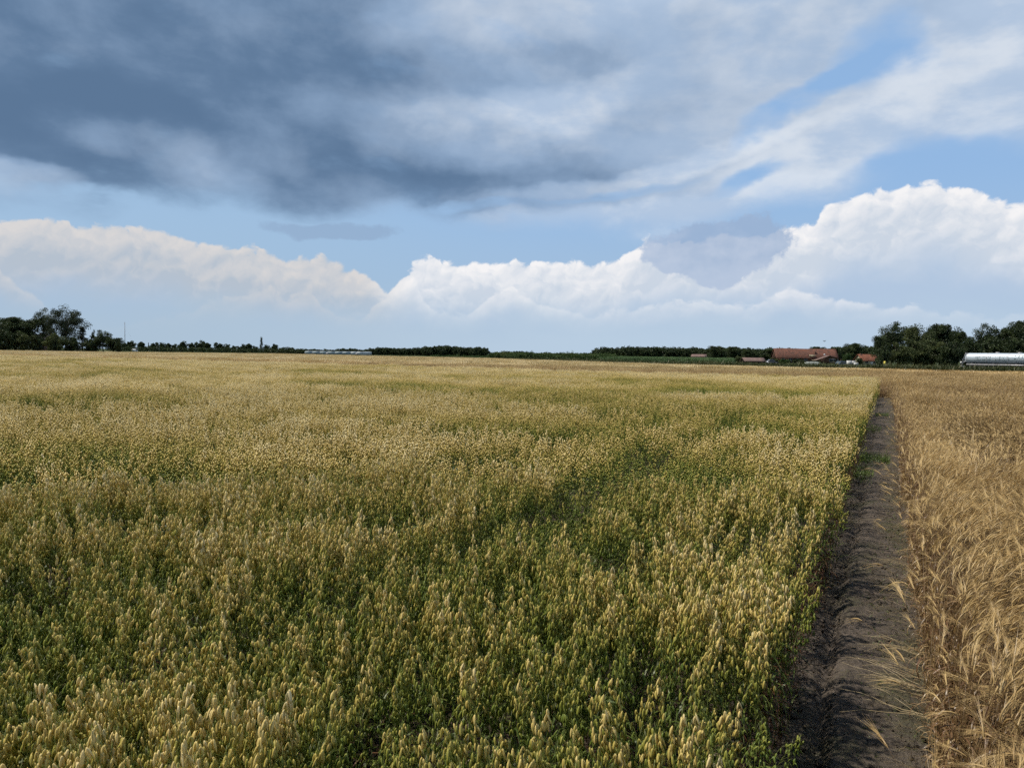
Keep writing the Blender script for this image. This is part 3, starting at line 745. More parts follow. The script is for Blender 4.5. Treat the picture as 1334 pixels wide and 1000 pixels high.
def crown_round(H, W, seed, base=.18, lobes=26, n=330, s=.20, dens=1.0, sparse=False):
    """uneven crown of leaf clumps over the ends of real limbs; H, W in metres"""
    global rng
    keep = rng; rng = np.random.default_rng(seed)
    tk, cr = MB(), MB(); tips = []
    ht = H * (base + .12)
    tk.tube([(0, 0, -.3), (rng.normal(0, .1), rng.normal(0, .1), ht * .5), (0, 0, ht), (.1, 0, H * .72)], [H * .028, H * .022, H * .018, H * .006], 8, (0, .5, 0))
    for i in range(9):
        a = i * 2.4 + rng.uniform(-.3, .3); z = H * rng.uniform(base + .05, .62)
        limb(tk, np.array([0, 0, z]), np.array([math.cos(a), math.sin(a), rng.uniform(.2, 1.0)]), W * .20, H * .010, 2, tips)
    tips = np.array(tips); ctr = np.array([0, 0, H * (base + 1) / 2]); k = (abs(tips[:, 0]) < W / 2) & (abs(tips[:, 1]) < W / 2) & (tips[:, 2] < H * .97); tips = tips[k]
    cl = []
    for i in range(lobes):
        u = rng.normal(0, 1, 3); u /= np.linalg.norm(u); rr = rng.uniform(.55, .98)
        cl.append(ctr + u * np.array([W / 2, W / 2, H * (1 - base) / 2]) * rr * rng.uniform(.78, 1.0))
    if sparse:
        for q in tips[rng.permutation(len(tips))[:230]]: leaves(cr, q, W * .06, int(n * .17), s * .7, rng.uniform(.1, .9), 1.1)
        for q in cl: leaves(cr, q, W * rng.uniform(.08, .15), int(n * .5), s * .7, rng.uniform(.1, .9))
    else:
        for q in cl: leaves(cr, q, W * rng.uniform(.10, .20), int(n * dens), s, rng.uniform(.05, .95))
        for q in tips[rng.permutation(len(tips))[:60]]: leaves(cr, q, W * .08, int(n * .35), s, rng.uniform(.05, .95))
        for i in range(10): leaves(cr, ctr + rng.normal(0, 1, 3) * np.array([W, W, H]) * .12, W * .2, int(n * .6), s * 1.3, rng.uniform(.05, .5))
    rng = keep
    return tk, cr
def crown_cone(H, W, seed, n=3600, s=.16, tip=.9):
    global rng
    keep = rng; rng = np.random.default_rng(seed); tk, cr = MB(), MB()
    tk.tube([(0, 0, -.3), (0, 0, H * .9)], [H * .02, H * .004], 6, (0, .5, 0))
    for i in range(90):
        z = H * (.06 + .94 * rng.random() ** 1.15); a = rng.uniform(0, 6.28); w = W / 2 * (1 - (z / H)) ** tip * rng.uniform(.75, 1.1)
        leaves(cr, (math.cos(a) * w * .7, math.sin(a) * w * .7, z - .02 * H), W * .10 + .01, n // 90, s, rng.uniform(.1, .9), .6)
    for i in range(12): leaves(cr, (0, 0, H * (.1 + .07 * i)), W * .22 * (1 - i / 13) + .1, 60, s, .2)
    rng = keep; return tk, cr
def crown_column(H, W, seed, n=4200, s=.15):
    global rng
    keep = rng; rng = np.random.default_rng(seed); tk, cr = MB(), MB()
    tk.tube([(0, 0, -.3), (0, 0, H * .85)], [H * .018, H * .005], 6, (0, .5, 0))
    for i in range(70):
        z = H * (.10 + .88 * i / 70); a = rng.uniform(0, 6.28); w = W / 2 * math.sin(min(1, (z / H) * 1.15 + .1) * math.pi * .95) ** .6
        leaves(cr, (math.cos(a) * w * .5, math.sin(a) * w * .5, z), W * .28, n // 70, s, rng.uniform(.1, .9), 1.3)
    rng = keep; return tk, cr

PROTO = {}
def proto(key, fn, W, H, mat):
    tk, cr = fn; PROTO[key] = (tk.mesh('trunk', M_BARK, True), cr.mesh('crown', mat), W, H)
proto('broad_a', crown_round(12, 11, 1, n=420, s=.17), 11, 12, M_LEAF)
proto('broad_b', crown_round(12, 11, 2, base=.10, lobes=34, n=360, s=.17), 11, 12, M_LEAF)
proto('broad_c', crown_round(12, 9, 3, base=.15, lobes=22, n=330, s=.16, dens=.8), 9, 12, M_LEAF)
proto('airy', crown_round(12, 10, 7, base=.10, lobes=60, n=300, s=.17, sparse=True), 10, 12, M_LEAF3)
proto('airy_dark', crown_round(12, 8, 8, base=.08, lobes=50, n=300, s=.17, sparse=True), 8, 12, M_LEAF)
proto('olive', crown_round(9, 9, 4, base=.02, lobes=40, n=420, s=.14), 9, 9, M_LEAF2)
proto('bush', crown_round(4, 5, 5, base=.0, lobes=22, n=240, s=.10), 5, 4, M_LEAF2)
proto('bush_dark', crown_round(4, 5, 6, base=.0, lobes=22, n=240, s=.10), 5, 4, M_LEAF)
proto('bush_fresh', crown_round(4, 5, 9, base=.0, lobes=22, n=240, s=.10), 5, 4, M_LEAF4)
proto('conifer', crown_cone(12, 6, 11), 6, 12, M_NEEDLE)
proto('column', crown_column(14, 3, 12), 3, 14, M_LEAF)
proto('small_a', crown_round(10, 10, 21, base=.0, lobes=14, n=90, s=.42), 10, 10, M_LEAF)
proto('small_b', crown_round(10, 9, 22, base=.02, lobes=12, n=80, s=.42), 9, 10, M_LEAF)
proto('small_c', crown_round(10, 11, 23, base=.0, lobes=16, n=90, s=.42), 11, 10, M_LEAF)
def tree(name, label, cat, key, px, top, wpx, depth, group=None, rz=None, dz=0.0):
    tm, cm, W, H = PROTO[key]; z = CZ + (horizon(px) - top) * depth / 970; w = wpx * depth / 970
    p = PD(px, horizon(px), depth); r = empty(name, (p.x, p.y, dz), rng.uniform(0, 6.28) if rz is None else rz)
    r.scale = (w / W, w / W, z / H); tag(r, label, cat, group)
    for nm, me in (('trunk', tm), ('crown', cm)):
        o = bpy.data.objects.new(nm, me); COL.objects.link(o); o.parent = r
    return r

# left-hand grove around a farmhouse
GL = 'trees of the left grove'
tree('broadleaf_tree', 'big dark broad tree at the very left of the left grove', 'tree', 'broad_a', 20, 409, 62, 248, GL, 1.0)
tree('broadleaf_tree', 'dark broad tree cut by the left edge of the photo', 'tree', 'broad_b', -28, 416, 50, 262, GL)
tree('broadleaf_tree', 'tall thin-crowned tree between the broad dark tree and the tallest grey-green tree', 'tree', 'airy_dark', 57, 397, 34, 255, GL)
tree('birch_tree', 'tallest grey-green tree of the left grove with an airy see-through crown', 'tree', 'airy', 86, 392, 54, 252, GL, 2.0)
tree('conifer_tree', 'black pointed conifer right of the airy grey-green tree', 'tree', 'conifer', 107, 425, 30, 244, GL)
tree('young_tree', 'small slender tree standing between the pointed conifer and the dark rounded tree', 'tree', 'airy_dark', 122, 427, 10, 248, GL)
tree('broadleaf_tree', 'black rounded tree with a bumpy top near the right end of the left grove', 'tree', 'broad_c', 134, 429, 26, 244, GL, 3.0)
tree('broadleaf_tree', 'low black tree that slopes down at the right end of the left grove', 'tree', 'broad_b', 148, 437, 24, 243, GL)
for i, (px, top, w, key, lb) in enumerate(((6, 428, 34, 'bush_dark', 'dark bush under the broad tree at the left edge'), (30, 431, 32, 'bush', 'olive bush below the broad tree, second from the left edge'), (48, 436, 22, 'bush_dark', 'dark bush left of the grey gabled house'),
        (72, 434, 30, 'bush', 'olive bush under the airy grey-green tree'), (92, 438, 26, 'bush_dark', 'dark bush left of the pointed conifer foot'), (118, 441, 24, 'bush_dark', 'dark bush between the conifer and the rounded black tree'), (154, 444, 11, 'bush_dark', 'last small dark bush at the right end of the left grove'), (-18, 430, 30, 'bush', 'olive bush cut by the left edge of the photo'))):
    tree('bush', lb, 'bush', key, px, top, w, 236 + (i % 3) * 3, 'bushes of the left grove')

# the far row of rounded trees, each one to be told apart
ROWX = [(162.5, 444.5, 7, 'a'), (170, 443.5, 12, 'b'), (185.5, 443.5, 10, 'a'), (193.5, 446, 4.5, 'k'), (201, 444, 10, 'b'), (212, 445.5, 9.5, 'c'), (220.5, 446, 7.5, 'a'), (227, 446, 7.5, 'b'), (237.5, 444.5, 11, 'c'), (250, 446, 9, 'a'), (259, 445, 11, 'b'), (264.5, 444, 9, 'c'), (271.5, 445, 10, 'a'), (285, 446, 12, 'b'), (295.5, 448, 8, 'c'), (304.5, 449.5, 8, 'a'), (311.5, 450.5, 7, 'b'), (318, 448, 8, 'c'), (325.5, 447.5, 10, 'a'), (333, 449.5, 8, 'b'), (348, 448, 9, 'c'), (358, 448, 9, 'a'), (367, 452, 9, 'b'), (378.5, 453, 14, 'c'), (393, 454, 12, 'a')]
NTH = ['first', 'second', 'third', 'fourth', 'fifth', 'sixth', 'seventh', 'eighth', 'ninth', 'tenth', 'eleventh', 'twelfth', 'thirteenth', 'fourteenth', 'fifteenth', 'sixteenth', 'seventeenth', 'eighteenth', 'nineteenth', 'twentieth', 'twenty-first', 'twenty-second', 'twenty-third', 'twenty-fourth']
k = 0
for i, (px, top, w, c) in enumerate(ROWX):
    d = 560 + (i * 37) % 60
    if c == 'k': tree('conifer_tree', 'tiny pointed tree in the far row, just right of the white van', 'tree', 'conifer', px, top, w, d, 'trees of the far row'); continue
    lb = '%s round tree of the far row beyond the field, counting from the left' % NTH[k]; k += 1
    tree('row_tree', lb, 'tree', 'small_' + c, px, top - rng.uniform(-.6, 1.6), w * rng.uniform(1.1, 1.5), d, 'trees of the far row')
tree('poplar_tree', 'slim dark poplar rising high above the far row of round trees', 'tree', 'column', 340.5, 439.2, 5.0, 570, 'trees of the far row')

# far woods that read as one mass
def joined_tree(key, mat):
    tm, cm, W, H = PROTO[key]; return cm
wood_coll = proto_collection('wood_proto', [PROTO['small_a'][1], PROTO['small_b'][1], PROTO['small_c'][1]])
def wood(name, label, cat, prof, depth, step, thick, key_mat=M_LEAF):
    """prof: (photo x, top y) along the wood"""
    ps, rs, ss, ix = [], [], [], []
    xs_ = np.array([p[0] for p in prof], float); ts = np.array([p[1] for p in prof], float)
    px = xs_[0]
    while px < xs_[-1]:
        top = np.interp(px, xs_, ts)
        for row in range(3):
            d = depth + row * thick + rng.uniform(-.3, .3) * thick; q = px + rng.uniform(-.4, .4) * step
            z = CZ + (horizon(q) - (top + rng.uniform(-.8, 1.2) + (row == 0) * rng.uniform(0, 2.0))) * d / 970; z = max(z, 2.5); w = rng.uniform(.7, 1.15) * max(z, 5) 
            p = PD(q, horizon(q), d); ps.append((p.x, p.y, -z * .08)); rs.append((0, 0, rng.uniform(0, 6.28))); ss.append((w / 10, w / 10, z * 1.05 / 10)); ix.append(rng.integers(0, 3))
        px += step
    return tag(scatter_object(name, ps, rs, ss, ix, wood_coll, key_mat), label, cat, kind='stuff')
wood('far_wood', 'long low dark wood on the horizon behind the greenhouse, left of the middle', 'wood', [(386, 454), (430, 454.5), (455, 452.8), (475, 454), (496, 451.5), (520, 452.5), (545, 451.5), (570, 449.5), (583, 448.6), (600, 451), (628, 451.5)], 520, 3.4, 22)
tree('row_tree', 'round dark tree standing apart at the right end of the left-hand far wood', 'tree', 'small_c', 633, 452, 12, 520, 'single trees by the far woods')
wood('far_wood', 'dark level wood on the horizon right of the middle, behind the maize', 'wood', [(775, 455), (781, 452.5), (792, 450.8), (806, 451.5), (820, 449.8), (832, 451.3), (850, 449.8), (870, 450.8), (890, 451.5), (903, 451), (925, 453), (960, 453), (1010, 455)], 420, 3.6, 20)
wood('far_wood', 'faint low line of trees on the horizon between the two far woods', 'wood', [(640, 458.6), (660, 456.8), (680, 456.8), (700, 458.8), (770, 459.3)], 800, 3.0, 25)
wood('far_wood', 'dark wood behind the red-roofed farmhouse', 'wood', [(925, 451), (960, 451), (985, 453), (1012, 451.6), (1030, 453), (1050, 453), (1100, 450), (1150, 449)], 400, 4.0, 14)

GF = 'trees around the farm'
tree('broadleaf_tree', 'round dark tree at the left end of the farm trees, beside the cream-gabled barn', 'tree', 'broad_b', 935, 448, 26, 300, GF)
tree('broadleaf_tree', 'dark tree right of the first round farm tree, above the low shed', 'tree', 'broad_a', 955, 449.5, 22, 305, GF)
tree('broadleaf_tree', 'dark tree behind the low pink-roofed shed', 'tree', 'broad_c', 976, 452.5, 22, 300, GF)
tree('broadleaf_tree', 'dark tree just left of the red roof gable', 'tree', 'broad_b', 1000, 451.5, 24, 318, GF)
tree('broadleaf_tree', 'wide dome-shaped dark tree behind the ridge of the red roof', 'tree', 'broad_a', 1064, 449.5, 24, 345, GF)
tree('broadleaf_tree', 'low dark tree top peeping over the left half of the red roof', 'tree', 'broad_c', 1029, 452.2, 18, 350, GF)
tree('broadleaf_tree', 'mid green tree behind the right gable of the red roof', 'tree', 'broad_b', 1086, 449, 20, 335, GF)
tree('broadleaf_tree', 'tall dark tree between the red-roofed farmhouse and the small red-roofed house', 'tree', 'broad_a', 1113, 444.5, 27, 290, GF)
tree('broadleaf_tree', 'dark tree behind the small red-roofed house', 'tree', 'broad_c', 1136, 452, 20, 300, GF)
tree('bush', 'bright green rounded bush right of the farmhouse gable', 'bush', 'bush_fresh', 1103, 459, 12, 255, 'bushes around the farm')
tree('bush', 'dark green bush under the left eaves of the red-roofed farmhouse', 'bush', 'bush_fresh', 1022, 467.5, 17, 246, 'bushes around the farm')
tree('bush', 'dark green bush in front of the middle of the farmhouse wall', 'bush', 'bush_dark', 1040, 467.5, 17, 246, 'bushes around the farm')
tree('bush', 'small bush left of the farmhouse, behind the grey car', 'bush', 'bush', 1007, 466, 14, 262, 'bushes around the farm')
tree('bush', 'round bush left of the low pink-roofed shed', 'bush', 'bush', 962, 463, 14, 230, 'bushes around the farm')
tree('bush', 'dark bush between the white crates and the small red-roofed house', 'bush', 'bush_dark', 1120, 466, 10, 238, 'bushes around the farm')

GR = 'trees of the right-hand wood'
tree('broadleaf_tree', 'tall ragged tree at the left end of the right-hand wood', 'tree', 'broad_c', 1160, 417.5, 44, 185, GR, .4)
tree('broadleaf_tree', 'low dark tree bulging left below the tall ragged tree', 'tree', 'broad_b', 1149, 433, 26, 182, GR)
tree('broadleaf_tree', 'dome-shaped olive green tree right of the tall ragged tree', 'tree', 'olive', 1192, 422, 42, 170, GR, 1.0)
tree('broadleaf_tree', 'lower olive tree in front, between the dome-shaped tree and the tanker', 'tree', 'olive', 1215, 441, 46, 160, GR, 2.2)
tree('broadleaf_tree', 'dark tall tree right of the dome-shaped olive tree', 'tree', 'broad_a', 1225, 417, 46, 182, GR, 2.0)
tree('broadleaf_tree', 'dark tree in the dip of the skyline above the rear of the tanker', 'tree', 'broad_b', 1252, 426, 34, 178, GR)
tree('pine_tree', 'dark pine with layered top above the tanker lettering', 'tree', 'broad_c', 1283, 419.5, 40, 172, GR, 1.3)
tree('pine_tree', 'tallest dark pine cut by the right edge of the photo', 'tree', 'broad_a', 1333, 412, 48, 165, GR, .2)
tree('pine_tree', 'dark pine between the layered pine and the right edge', 'tree', 'broad_b', 1308, 420, 36, 168, GR)
tree('broadleaf_tree', 'dark tree of the wood wholly right of the tanker front', 'tree', 'broad_a', 1375, 415, 50, 160, GR)
for i, (px, top, w, key, lb) in enumerate(((1150, 450, 24, 'bush_dark', 'dark undergrowth bush at the left foot of the right-hand wood'), (1172, 446, 34, 'bush', 'olive undergrowth bush below the tall ragged tree'), (1196, 444, 36, 'bush', 'wide undergrowth bush below the dome-shaped olive tree'), (1240, 444, 34, 'bush_dark', 'black undergrowth bush just left of the tanker rear'),
        (1262, 442, 34, 'bush_dark', 'black undergrowth bush behind the tanker rear'), (1290, 440, 40, 'bush_dark', 'black undergrowth bush behind the middle of the tanker'), (1322, 438, 44, 'bush_dark', 'black undergrowth bush behind the tanker at the right edge'))):
    tree('bush', lb, 'bush', key, px, top, w, 152 + (i % 3) * 2, 'undergrowth bushes of the right-hand wood')

# ------------------------------------------------------------------ low green cover beyond the field: verge, nursery shrubs, maize
def tuft(n, H, spread, w, dark=0.0, kind=0.0):
    b = MB()
    for i in range(n):
        a = rng.uniform(0, 6.28); r = spread * rng.random() ** .5
        arc_leaf(b, (math.cos(a) * r, math.sin(a) * r, 0), rng.uniform(0, 6.28), H * rng.uniform(.5, 1.2), w, rng.uniform(0, 1), kind, rng.uniform(1.2, 4), rng.uniform(.3, 1.2), 3)
    return b
def cover_material(name, stops, trans=.2):
    m, t, out = new_mat(name); k, r, h = attr(); o = orandom(); n = noise(geo_pos(), .12, 3, .6, dims='2D')
    leafy(t, out, ramp((r * .4 + o * .25 + n * .8 - .2).clamp(), stops), trans, .02); return m
M_VERGE = cover_material('verge grass', [(0, (.018, .027, .008)), (.4, (.036, .050, .015)), (.7, (.075, .080, .027)), (1, (.16, .14, .065))])
verge_coll = proto_collection('verge_proto', [tuft(90, .8, .8, .04).mesh('tuft', M_VERGE) for i in range(4)] + [tuft(40, 1.1, .5, .05).mesh('weed', M_VERGE) for i in range(2)])
n = 26000; y_off = .3 + 21 * rng.random(n) ** 1.3; x = rng.uniform(-300, 60, n) ; y = field_end(x) + y_off
k = in_view(x, y, 3, 40) & ~((x > 5) & (y_off > 22)); x, y = x[k], y[k]
tag(scatter_object('verge_grass', np.stack([x, y, 0 * x], 1), np.stack([0 * x, 0 * x, rng.uniform(0, 6, len(x))], 1), np.stack([rng.uniform(1, 1.9, len(x))] * 2 + [(.65 + .95 * vnoise(x * .35, y * .35, 95, 3) + rng.uniform(-.1, .25, len(x))) * np.interp(x, [-120, -40, 0], [.75, 1.0, 1.12])], 1), rng.choice(6, len(x), p=[.23, .23, .23, .23, .04, .04]), verge_coll, M_VERGE),
    'rough green grass verge with weeds along the far edge of the barley', 'verge grass', kind='stuff')
M_NURS = cover_material('nursery shrub leaves', [(0, (.018, .036, .012)), (.45, (.038, .070, .020)), (.8, (.075, .110, .030)), (1, (.16, .15, .05))])
nurs_coll = proto_collection('nursery_proto', [])
for i in range(3):
    b = MB()
    for j in range(16): leaves(b, rng.normal(0, .45, 3) * np.array([1, 1, .7]) + np.array([0, 0, 1.05]), .45, 60, .09, rng.uniform(0, 1), 1.2)
    nurs_coll.objects.link(bpy.data.objects.new('nursery_proto_%d' % i, b.mesh('shrub', M_NURS)))
ps = []
for px in np.arange(560, 800, .55):
    for row in range(6):
        d = 195 + row * 16 + rng.uniform(-3, 3) - (px - 640) * .10; p = PD(px + rng.uniform(-.6, .6), horizon(px), d)
        if p.y > field_end(p.x) + 6: ps.append((p.x, p.y, 0, .42 + .60 * (px > 640) + rng.uniform(-.12, .12) + .25 * (rng.random() < .06), 0))
ps = np.array(ps); n = len(ps)
tag(scatter_object('nursery_shrubs', ps[:, :3], np.stack([np.zeros(n), np.zeros(n), rng.uniform(0, 6, n)], 1), np.stack([rng.uniform(.9, 1.4, n)] * 2 + [ps[:, 3]], 1), rng.integers(0, 3, n), nurs_coll, M_NURS),
    'low dense rows of green nursery shrubs beyond the middle of the field', 'nursery shrubs', kind='stuff')
M_MAIZE = cover_material('maize leaves', [(0, (.030, .060, .022)), (.5, (.060, .110, .040)), (1, (.105, .150, .060))])
maize_coll = proto_collection('maize_proto', [])
for i in range(3):
    b = MB()
    for j in range(10):
        x0, y0 = rng.uniform(-.8, .8, 2); hh = rng.uniform(1.5, 1.85); b.tube([(x0, y0, 0), (x0, y0, hh)], [.02, .01], 3, (0, .3, 0))
        for q in range(7): arc_leaf(b, (x0, y0, hh * rng.uniform(.3, .95)), rng.uniform(0, 6.28), rng.uniform(.4, .7), .04, rng.uniform(0, 1), 0, 1.2, 1.8, 4)
    maize_coll.objects.link(bpy.data.objects.new('maize_proto_%d' % i, b.mesh('maize', M_MAIZE)))
gx, gy = np.meshgrid(np.arange(-110, -10, 1.5), np.arange(120, 235, 1.5)); gx = gx.ravel() + rng.uniform(-.3, .3, gx.size); gy = gy.ravel() + rng.uniform(-.3, .3, gy.size)
aa = np.degrees(np.arctan2(gx, gy)); a0, a1 = math.degrees(math.atan2(780 - 667, 970)) - 26.7, math.degrees(math.atan2(952 - 667, 970)) - 26.7
k = (aa > a0) & (aa < a1) & (gy > field_end(gx) + 26); gx, gy = gx[k], gy[k]; n = len(gx)
tag(scatter_object('maize_crop', np.stack([gx, gy, 0 * gx], 1), np.stack([0 * gx, 0 * gx, rng.uniform(0, 6, n)], 1), np.stack([np.ones(n)] * 2 + [rng.uniform(.92, 1.05, n)], 1), rng.integers(0, 3, n), maize_coll, M_MAIZE),
    'strip of green maize in front of the dark wood, left of the farm', 'maize crop', kind='stuff')

# ------------------------------------------------------------------ buildings
M_TILE = None
def tile_material(name, c0, c1):
    m, t, out = new_mat(name); p = obj_pos(); n = noise(p, .9, 5, .65, dims='3D'); n2 = noise(scalev(p, 3.0, .4, .4), 2.0, 3, .6, dims='3D')
    w = t.nodes.new('ShaderNodeTexWave'); w.inputs['Scale'].default_value = 2.0; t.links.new(p.s, w.inputs[0])
    c = mixc(smooth(n + (n2 - .5) * .5, .35, .65), c0, c1)
    principled(t, out, c, .9, .1, 0, E(w.outputs[1]), .4, .03); return m
M_TILE = tile_material('weathered red roof tiles', (.150, .068, .048), (.095, .054, .042))
M_TILE2 = tile_material('orange red roof tiles', (.200, .080, .048), (.130, .060, .042))
M_SHEET = tile_material('pinkish grey roof sheets', (.200, .135, .118), (.140, .100, .090))
M_BRICK = simple('dark brick', (.130, .075, .055), .9, .1, var=.25)
M_CREAM = simple('cream plaster', (.52, .46, .33), .85, .2)
M_TIMBER = simple('dark timber', (.045, .036, .030), .9, .1, var=.2)
M_WHITE = simple('white paint', (.55, .55, .53), .6, .3, var=.06)
M_GREY = simple('grey metal', (.30, .31, .33), .5, .4, .3, var=.1)
M_BLACK = simple('black rubber', (.018, .018, .019), .85, .2)
m_, t_, out_ = new_mat('window glass'); principled(t_, out_, (.02, .025, .03), .08, .6); M_GLASS = m_

def frame_at(name, px, depth, rz=0.0, dz=0.0):
    p = PD(px, horizon(px), depth); return empty(name, (p.x, p.y, dz), YAW + rz)
def gable_house(root, W, D, eave, ridge, wall, roofm, over=.35, thick=.14, y0=0.0):
    """ridge along local x; front faces local -y"""
    b = MB(); prof = [(y0, 0), (y0 + D, 0), (y0 + D, eave), (y0 + D / 2, ridge - .12), (y0, eave)]
    v = [(-W / 2, y, z) for y, z in prof] + [(W / 2, y, z) for y, z in prof]
    b.add(v, [(4, 3, 2, 1, 0), (5, 6, 7, 8, 9), (0, 1, 6, 5), (0, 5, 9, 4), (1, 2, 7, 6)]); b.build('wall', wall, root)
    sl = (ridge - eave) / (D / 2); r = MB(); e0 = eave - over * sl
    prof = [(y0 - over, e0 + .02), (y0 + D / 2, ridge), (y0 + D + over, e0 + .02), (y0 + D + over, e0 + .02 + thick), (y0 + D / 2, ridge + thick), (y0 - over, e0 + .02 + thick)]
    nseg = max(2, int(W / 1.2)); xs_ = np.linspace(-W / 2 - over, W / 2 + over, nseg + 1); sag = .05 * np.sin(np.linspace(0, 9, nseg + 1)) * (W > 10)
    v = [(x_, y, z + (s_ if z > eave else s_ * .4)) for x_, s_ in zip(xs_, sag) for y, z in prof]; f = []
    for i in range(nseg): f += [(i * 6 + k_, i * 6 + (k_ + 1) % 6, (i + 1) * 6 + (k_ + 1) % 6, (i + 1) * 6 + k_) for k_ in range(6)]
    f += [(5, 4, 1, 0), (4, 3, 2, 1), tuple(nseg * 6 + q for q in (0, 1, 4, 5)), tuple(nseg * 6 + q for q in (1, 2, 3, 4))]
    r.add(v, f); return r.build('roof', roofm, root)
def window(root, x, z, w, h, y=-.0, panes=2, frame=None):
    f = MB(); f.box(x - w / 2 - .07, x + w / 2 + .07, y - .07, y + .01, z - .08, z); f.box(x - w / 2 - .07, x + w / 2 + .07, y - .05, y + .01, z + h, z + h + .07)
    f.box(x - w / 2 - .07, x - w / 2, y - .05, y + .01, z, z + h); f.box(x + w / 2, x + w / 2 + .07, y - .05, y + .01, z, z + h)
    for i in range(1, panes): xm = x - w / 2 + w * i / panes; f.box(xm - .03, xm + .03, y - .045, y + .01, z, z + h)
    o = f.build('window', frame or M_WHITE, root); g = MB(); g.box(x - w / 2, x + w / 2, y - .02, y + .012, z, z + h); g.build('pane', M_GLASS, o); return o
def door(root, x, w, h, mat, y=0.0):
    b = MB(); b.box(x - w / 2, x + w / 2, y - .05, y + .01, 0.02, h); o = b.build('door', mat, root); g = MB(); g.box(x + w / 2 - .16, x + w / 2 - .10, y - .10, y - .05, 1.0, 1.12); g.build('handle', M_GREY, o); return o

# long red-roofed farmhouse
fh = frame_at('farmhouse', 1051.5, 300, -.06); tag(fh, 'long low farmhouse with a weathered red tiled roof and a windowed front gable', 'farmhouse')
rf = gable_house(fh, 24.2, 7.2, 2.25, 5.75, M_BRICK, M_TILE)
b = MB(); b.box(-.3 + 3.6, .3 + 3.6, 1.4, 2.0, 3.2, 4.9); b.build('chimney', M_BRICK, rf)
b = MB(); b.box(1.1, 3.1, -.2, 1.8, 2.7, 3.15); b.box(1.0, 3.2, -.35, 1.9, 3.15, 3.42); b.build('dormer', M_CREAM, rf)
b = MB(); b.tube([(7.0, .6, 3.55), (7.0, .52, 3.56), (7.0, .42, 3.58)], [.38, .30, .03], 12); b.tube([(7.0, .6, 2.9), (7.0, .6, 3.5)], .03, 5); b.build('satellite_dish', M_WHITE, rf)
for xw in (-9.5, -6.6, -3.2, -.4): window(fh, xw, .9, 1.1, 1.0)
door(fh, -5.0, 1.0, 2.0, M_TIMBER)
# front wing with its gable towards the field
b = MB(); wx0, wx1, wy = 3.2, 11.9, -4.0; pk = 7.4
prof = [(wx0, 0), (wx1, 0), (wx1, 1.75), (pk, 3.05), (wx0, 1.55)]
b.add([(x_, wy, z) for x_, z in prof] + [(x_, -.003, z) for x_, z in prof], [(0, 1, 2, 3, 4), (1, 0, 5, 6), (2, 1, 6, 7), (4, 9, 5, 0)][:4]); b.build('wing_wall', M_BRICK, fh)
b = MB(); prof = [(wx0 - .9, 1.22), (pk, 3.06), (wx1 + .3, 1.70), (wx1 + .3, 1.84), (pk, 3.22), (wx0 - .9, 1.38)]
b.add([(x_, wy - .3, z) for x_, z in prof] + [(x_, .3, z) for x_, z in prof], [(0, 1, 4, 5), (1, 2, 3, 4), (6, 11, 10, 7), (7, 10, 9, 8), (5, 4, 10, 11), (4, 3, 9, 10), (0, 6, 7, 1), (1, 7, 8, 2), (0, 5, 11, 6), (2, 8, 9, 3)]); b.build('wing_roof', M_SHEET, fh)
window(fh, 9.0, .75, 3.3, 1.1, wy, 2); b = MB(); b.box(wx0 - 1.6, wx0 - .2, wy - .2, -.1, 1.20, 1.34); b.build('canopy', M_CREAM, fh)

# small red-roofed house
sh = frame_at('cottage', 1135.5, 240, .10); tag(sh, 'small low house with an orange-red tiled roof beside the right-hand wood', 'house')
rf = gable_house(sh, 6.0, 5.0, 1.55, 3.42, M_CREAM, M_TILE2); b = MB(); b.box(-2.6, -2.1, 2.2, 2.7, 3.1, 3.75); b.build('chimney', M_BRICK, rf)
window(sh, 1.2, .6, 1.2, .8); window(sh, -1.6, .6, 1.0, .8); door(sh, .0, .8, 1.5, M_WHITE)
# low shed
sd_ = frame_at('low_shed', 984, 180, .05); tag(sd_, 'low dark shed with a pinkish grey sheet roof left of the farmhouse', 'shed')
gable_house(sd_, 4.9, 3.2, 1.15, 1.92, M_TIMBER, M_SHEET, .25, .06); window(sd_, -1.0, .45, .6, .4, 0, 1, M_TIMBER); door(sd_, 1.0, .8, 1.0, M_TIMBER)
# far barn with a cream gable
fb = frame_at('far_barn', 910, 340, -.45); tag(fb, 'small distant barn with a reddish grey roof and cream gable at the maize edge', 'barn')
gable_house(fb, 6.6, 3.4, 2.0, 3.0, M_CREAM, M_SHEET, .2); door(fb, 1.5, 1.2, 1.8, M_TIMBER); window(fb, -1.6, .9, .9, .7)
# grey gabled house half hidden in the left grove
gh = frame_at('grove_house', 57, 262, .3); tag(gh, 'grey gabled house half hidden between the trees of the left grove', 'house')
rf = gable_house(gh, 7, 6, 3.2, 6.6, simple('grey render', (.16, .15, .17), .9), simple('slate', (.09, .085, .095), .8)); b = MB(); b.box(-2.0, -1.4, 2.6, 3.2, 6.0, 7.3); b.build('chimney', M_BRICK, rf)
window(gh, 0, 3.4, 1.2, 1.0, 0); window(gh, -2, 1, 1.2, 1.2); window(gh, 2, 1, 1.2, 1.2)

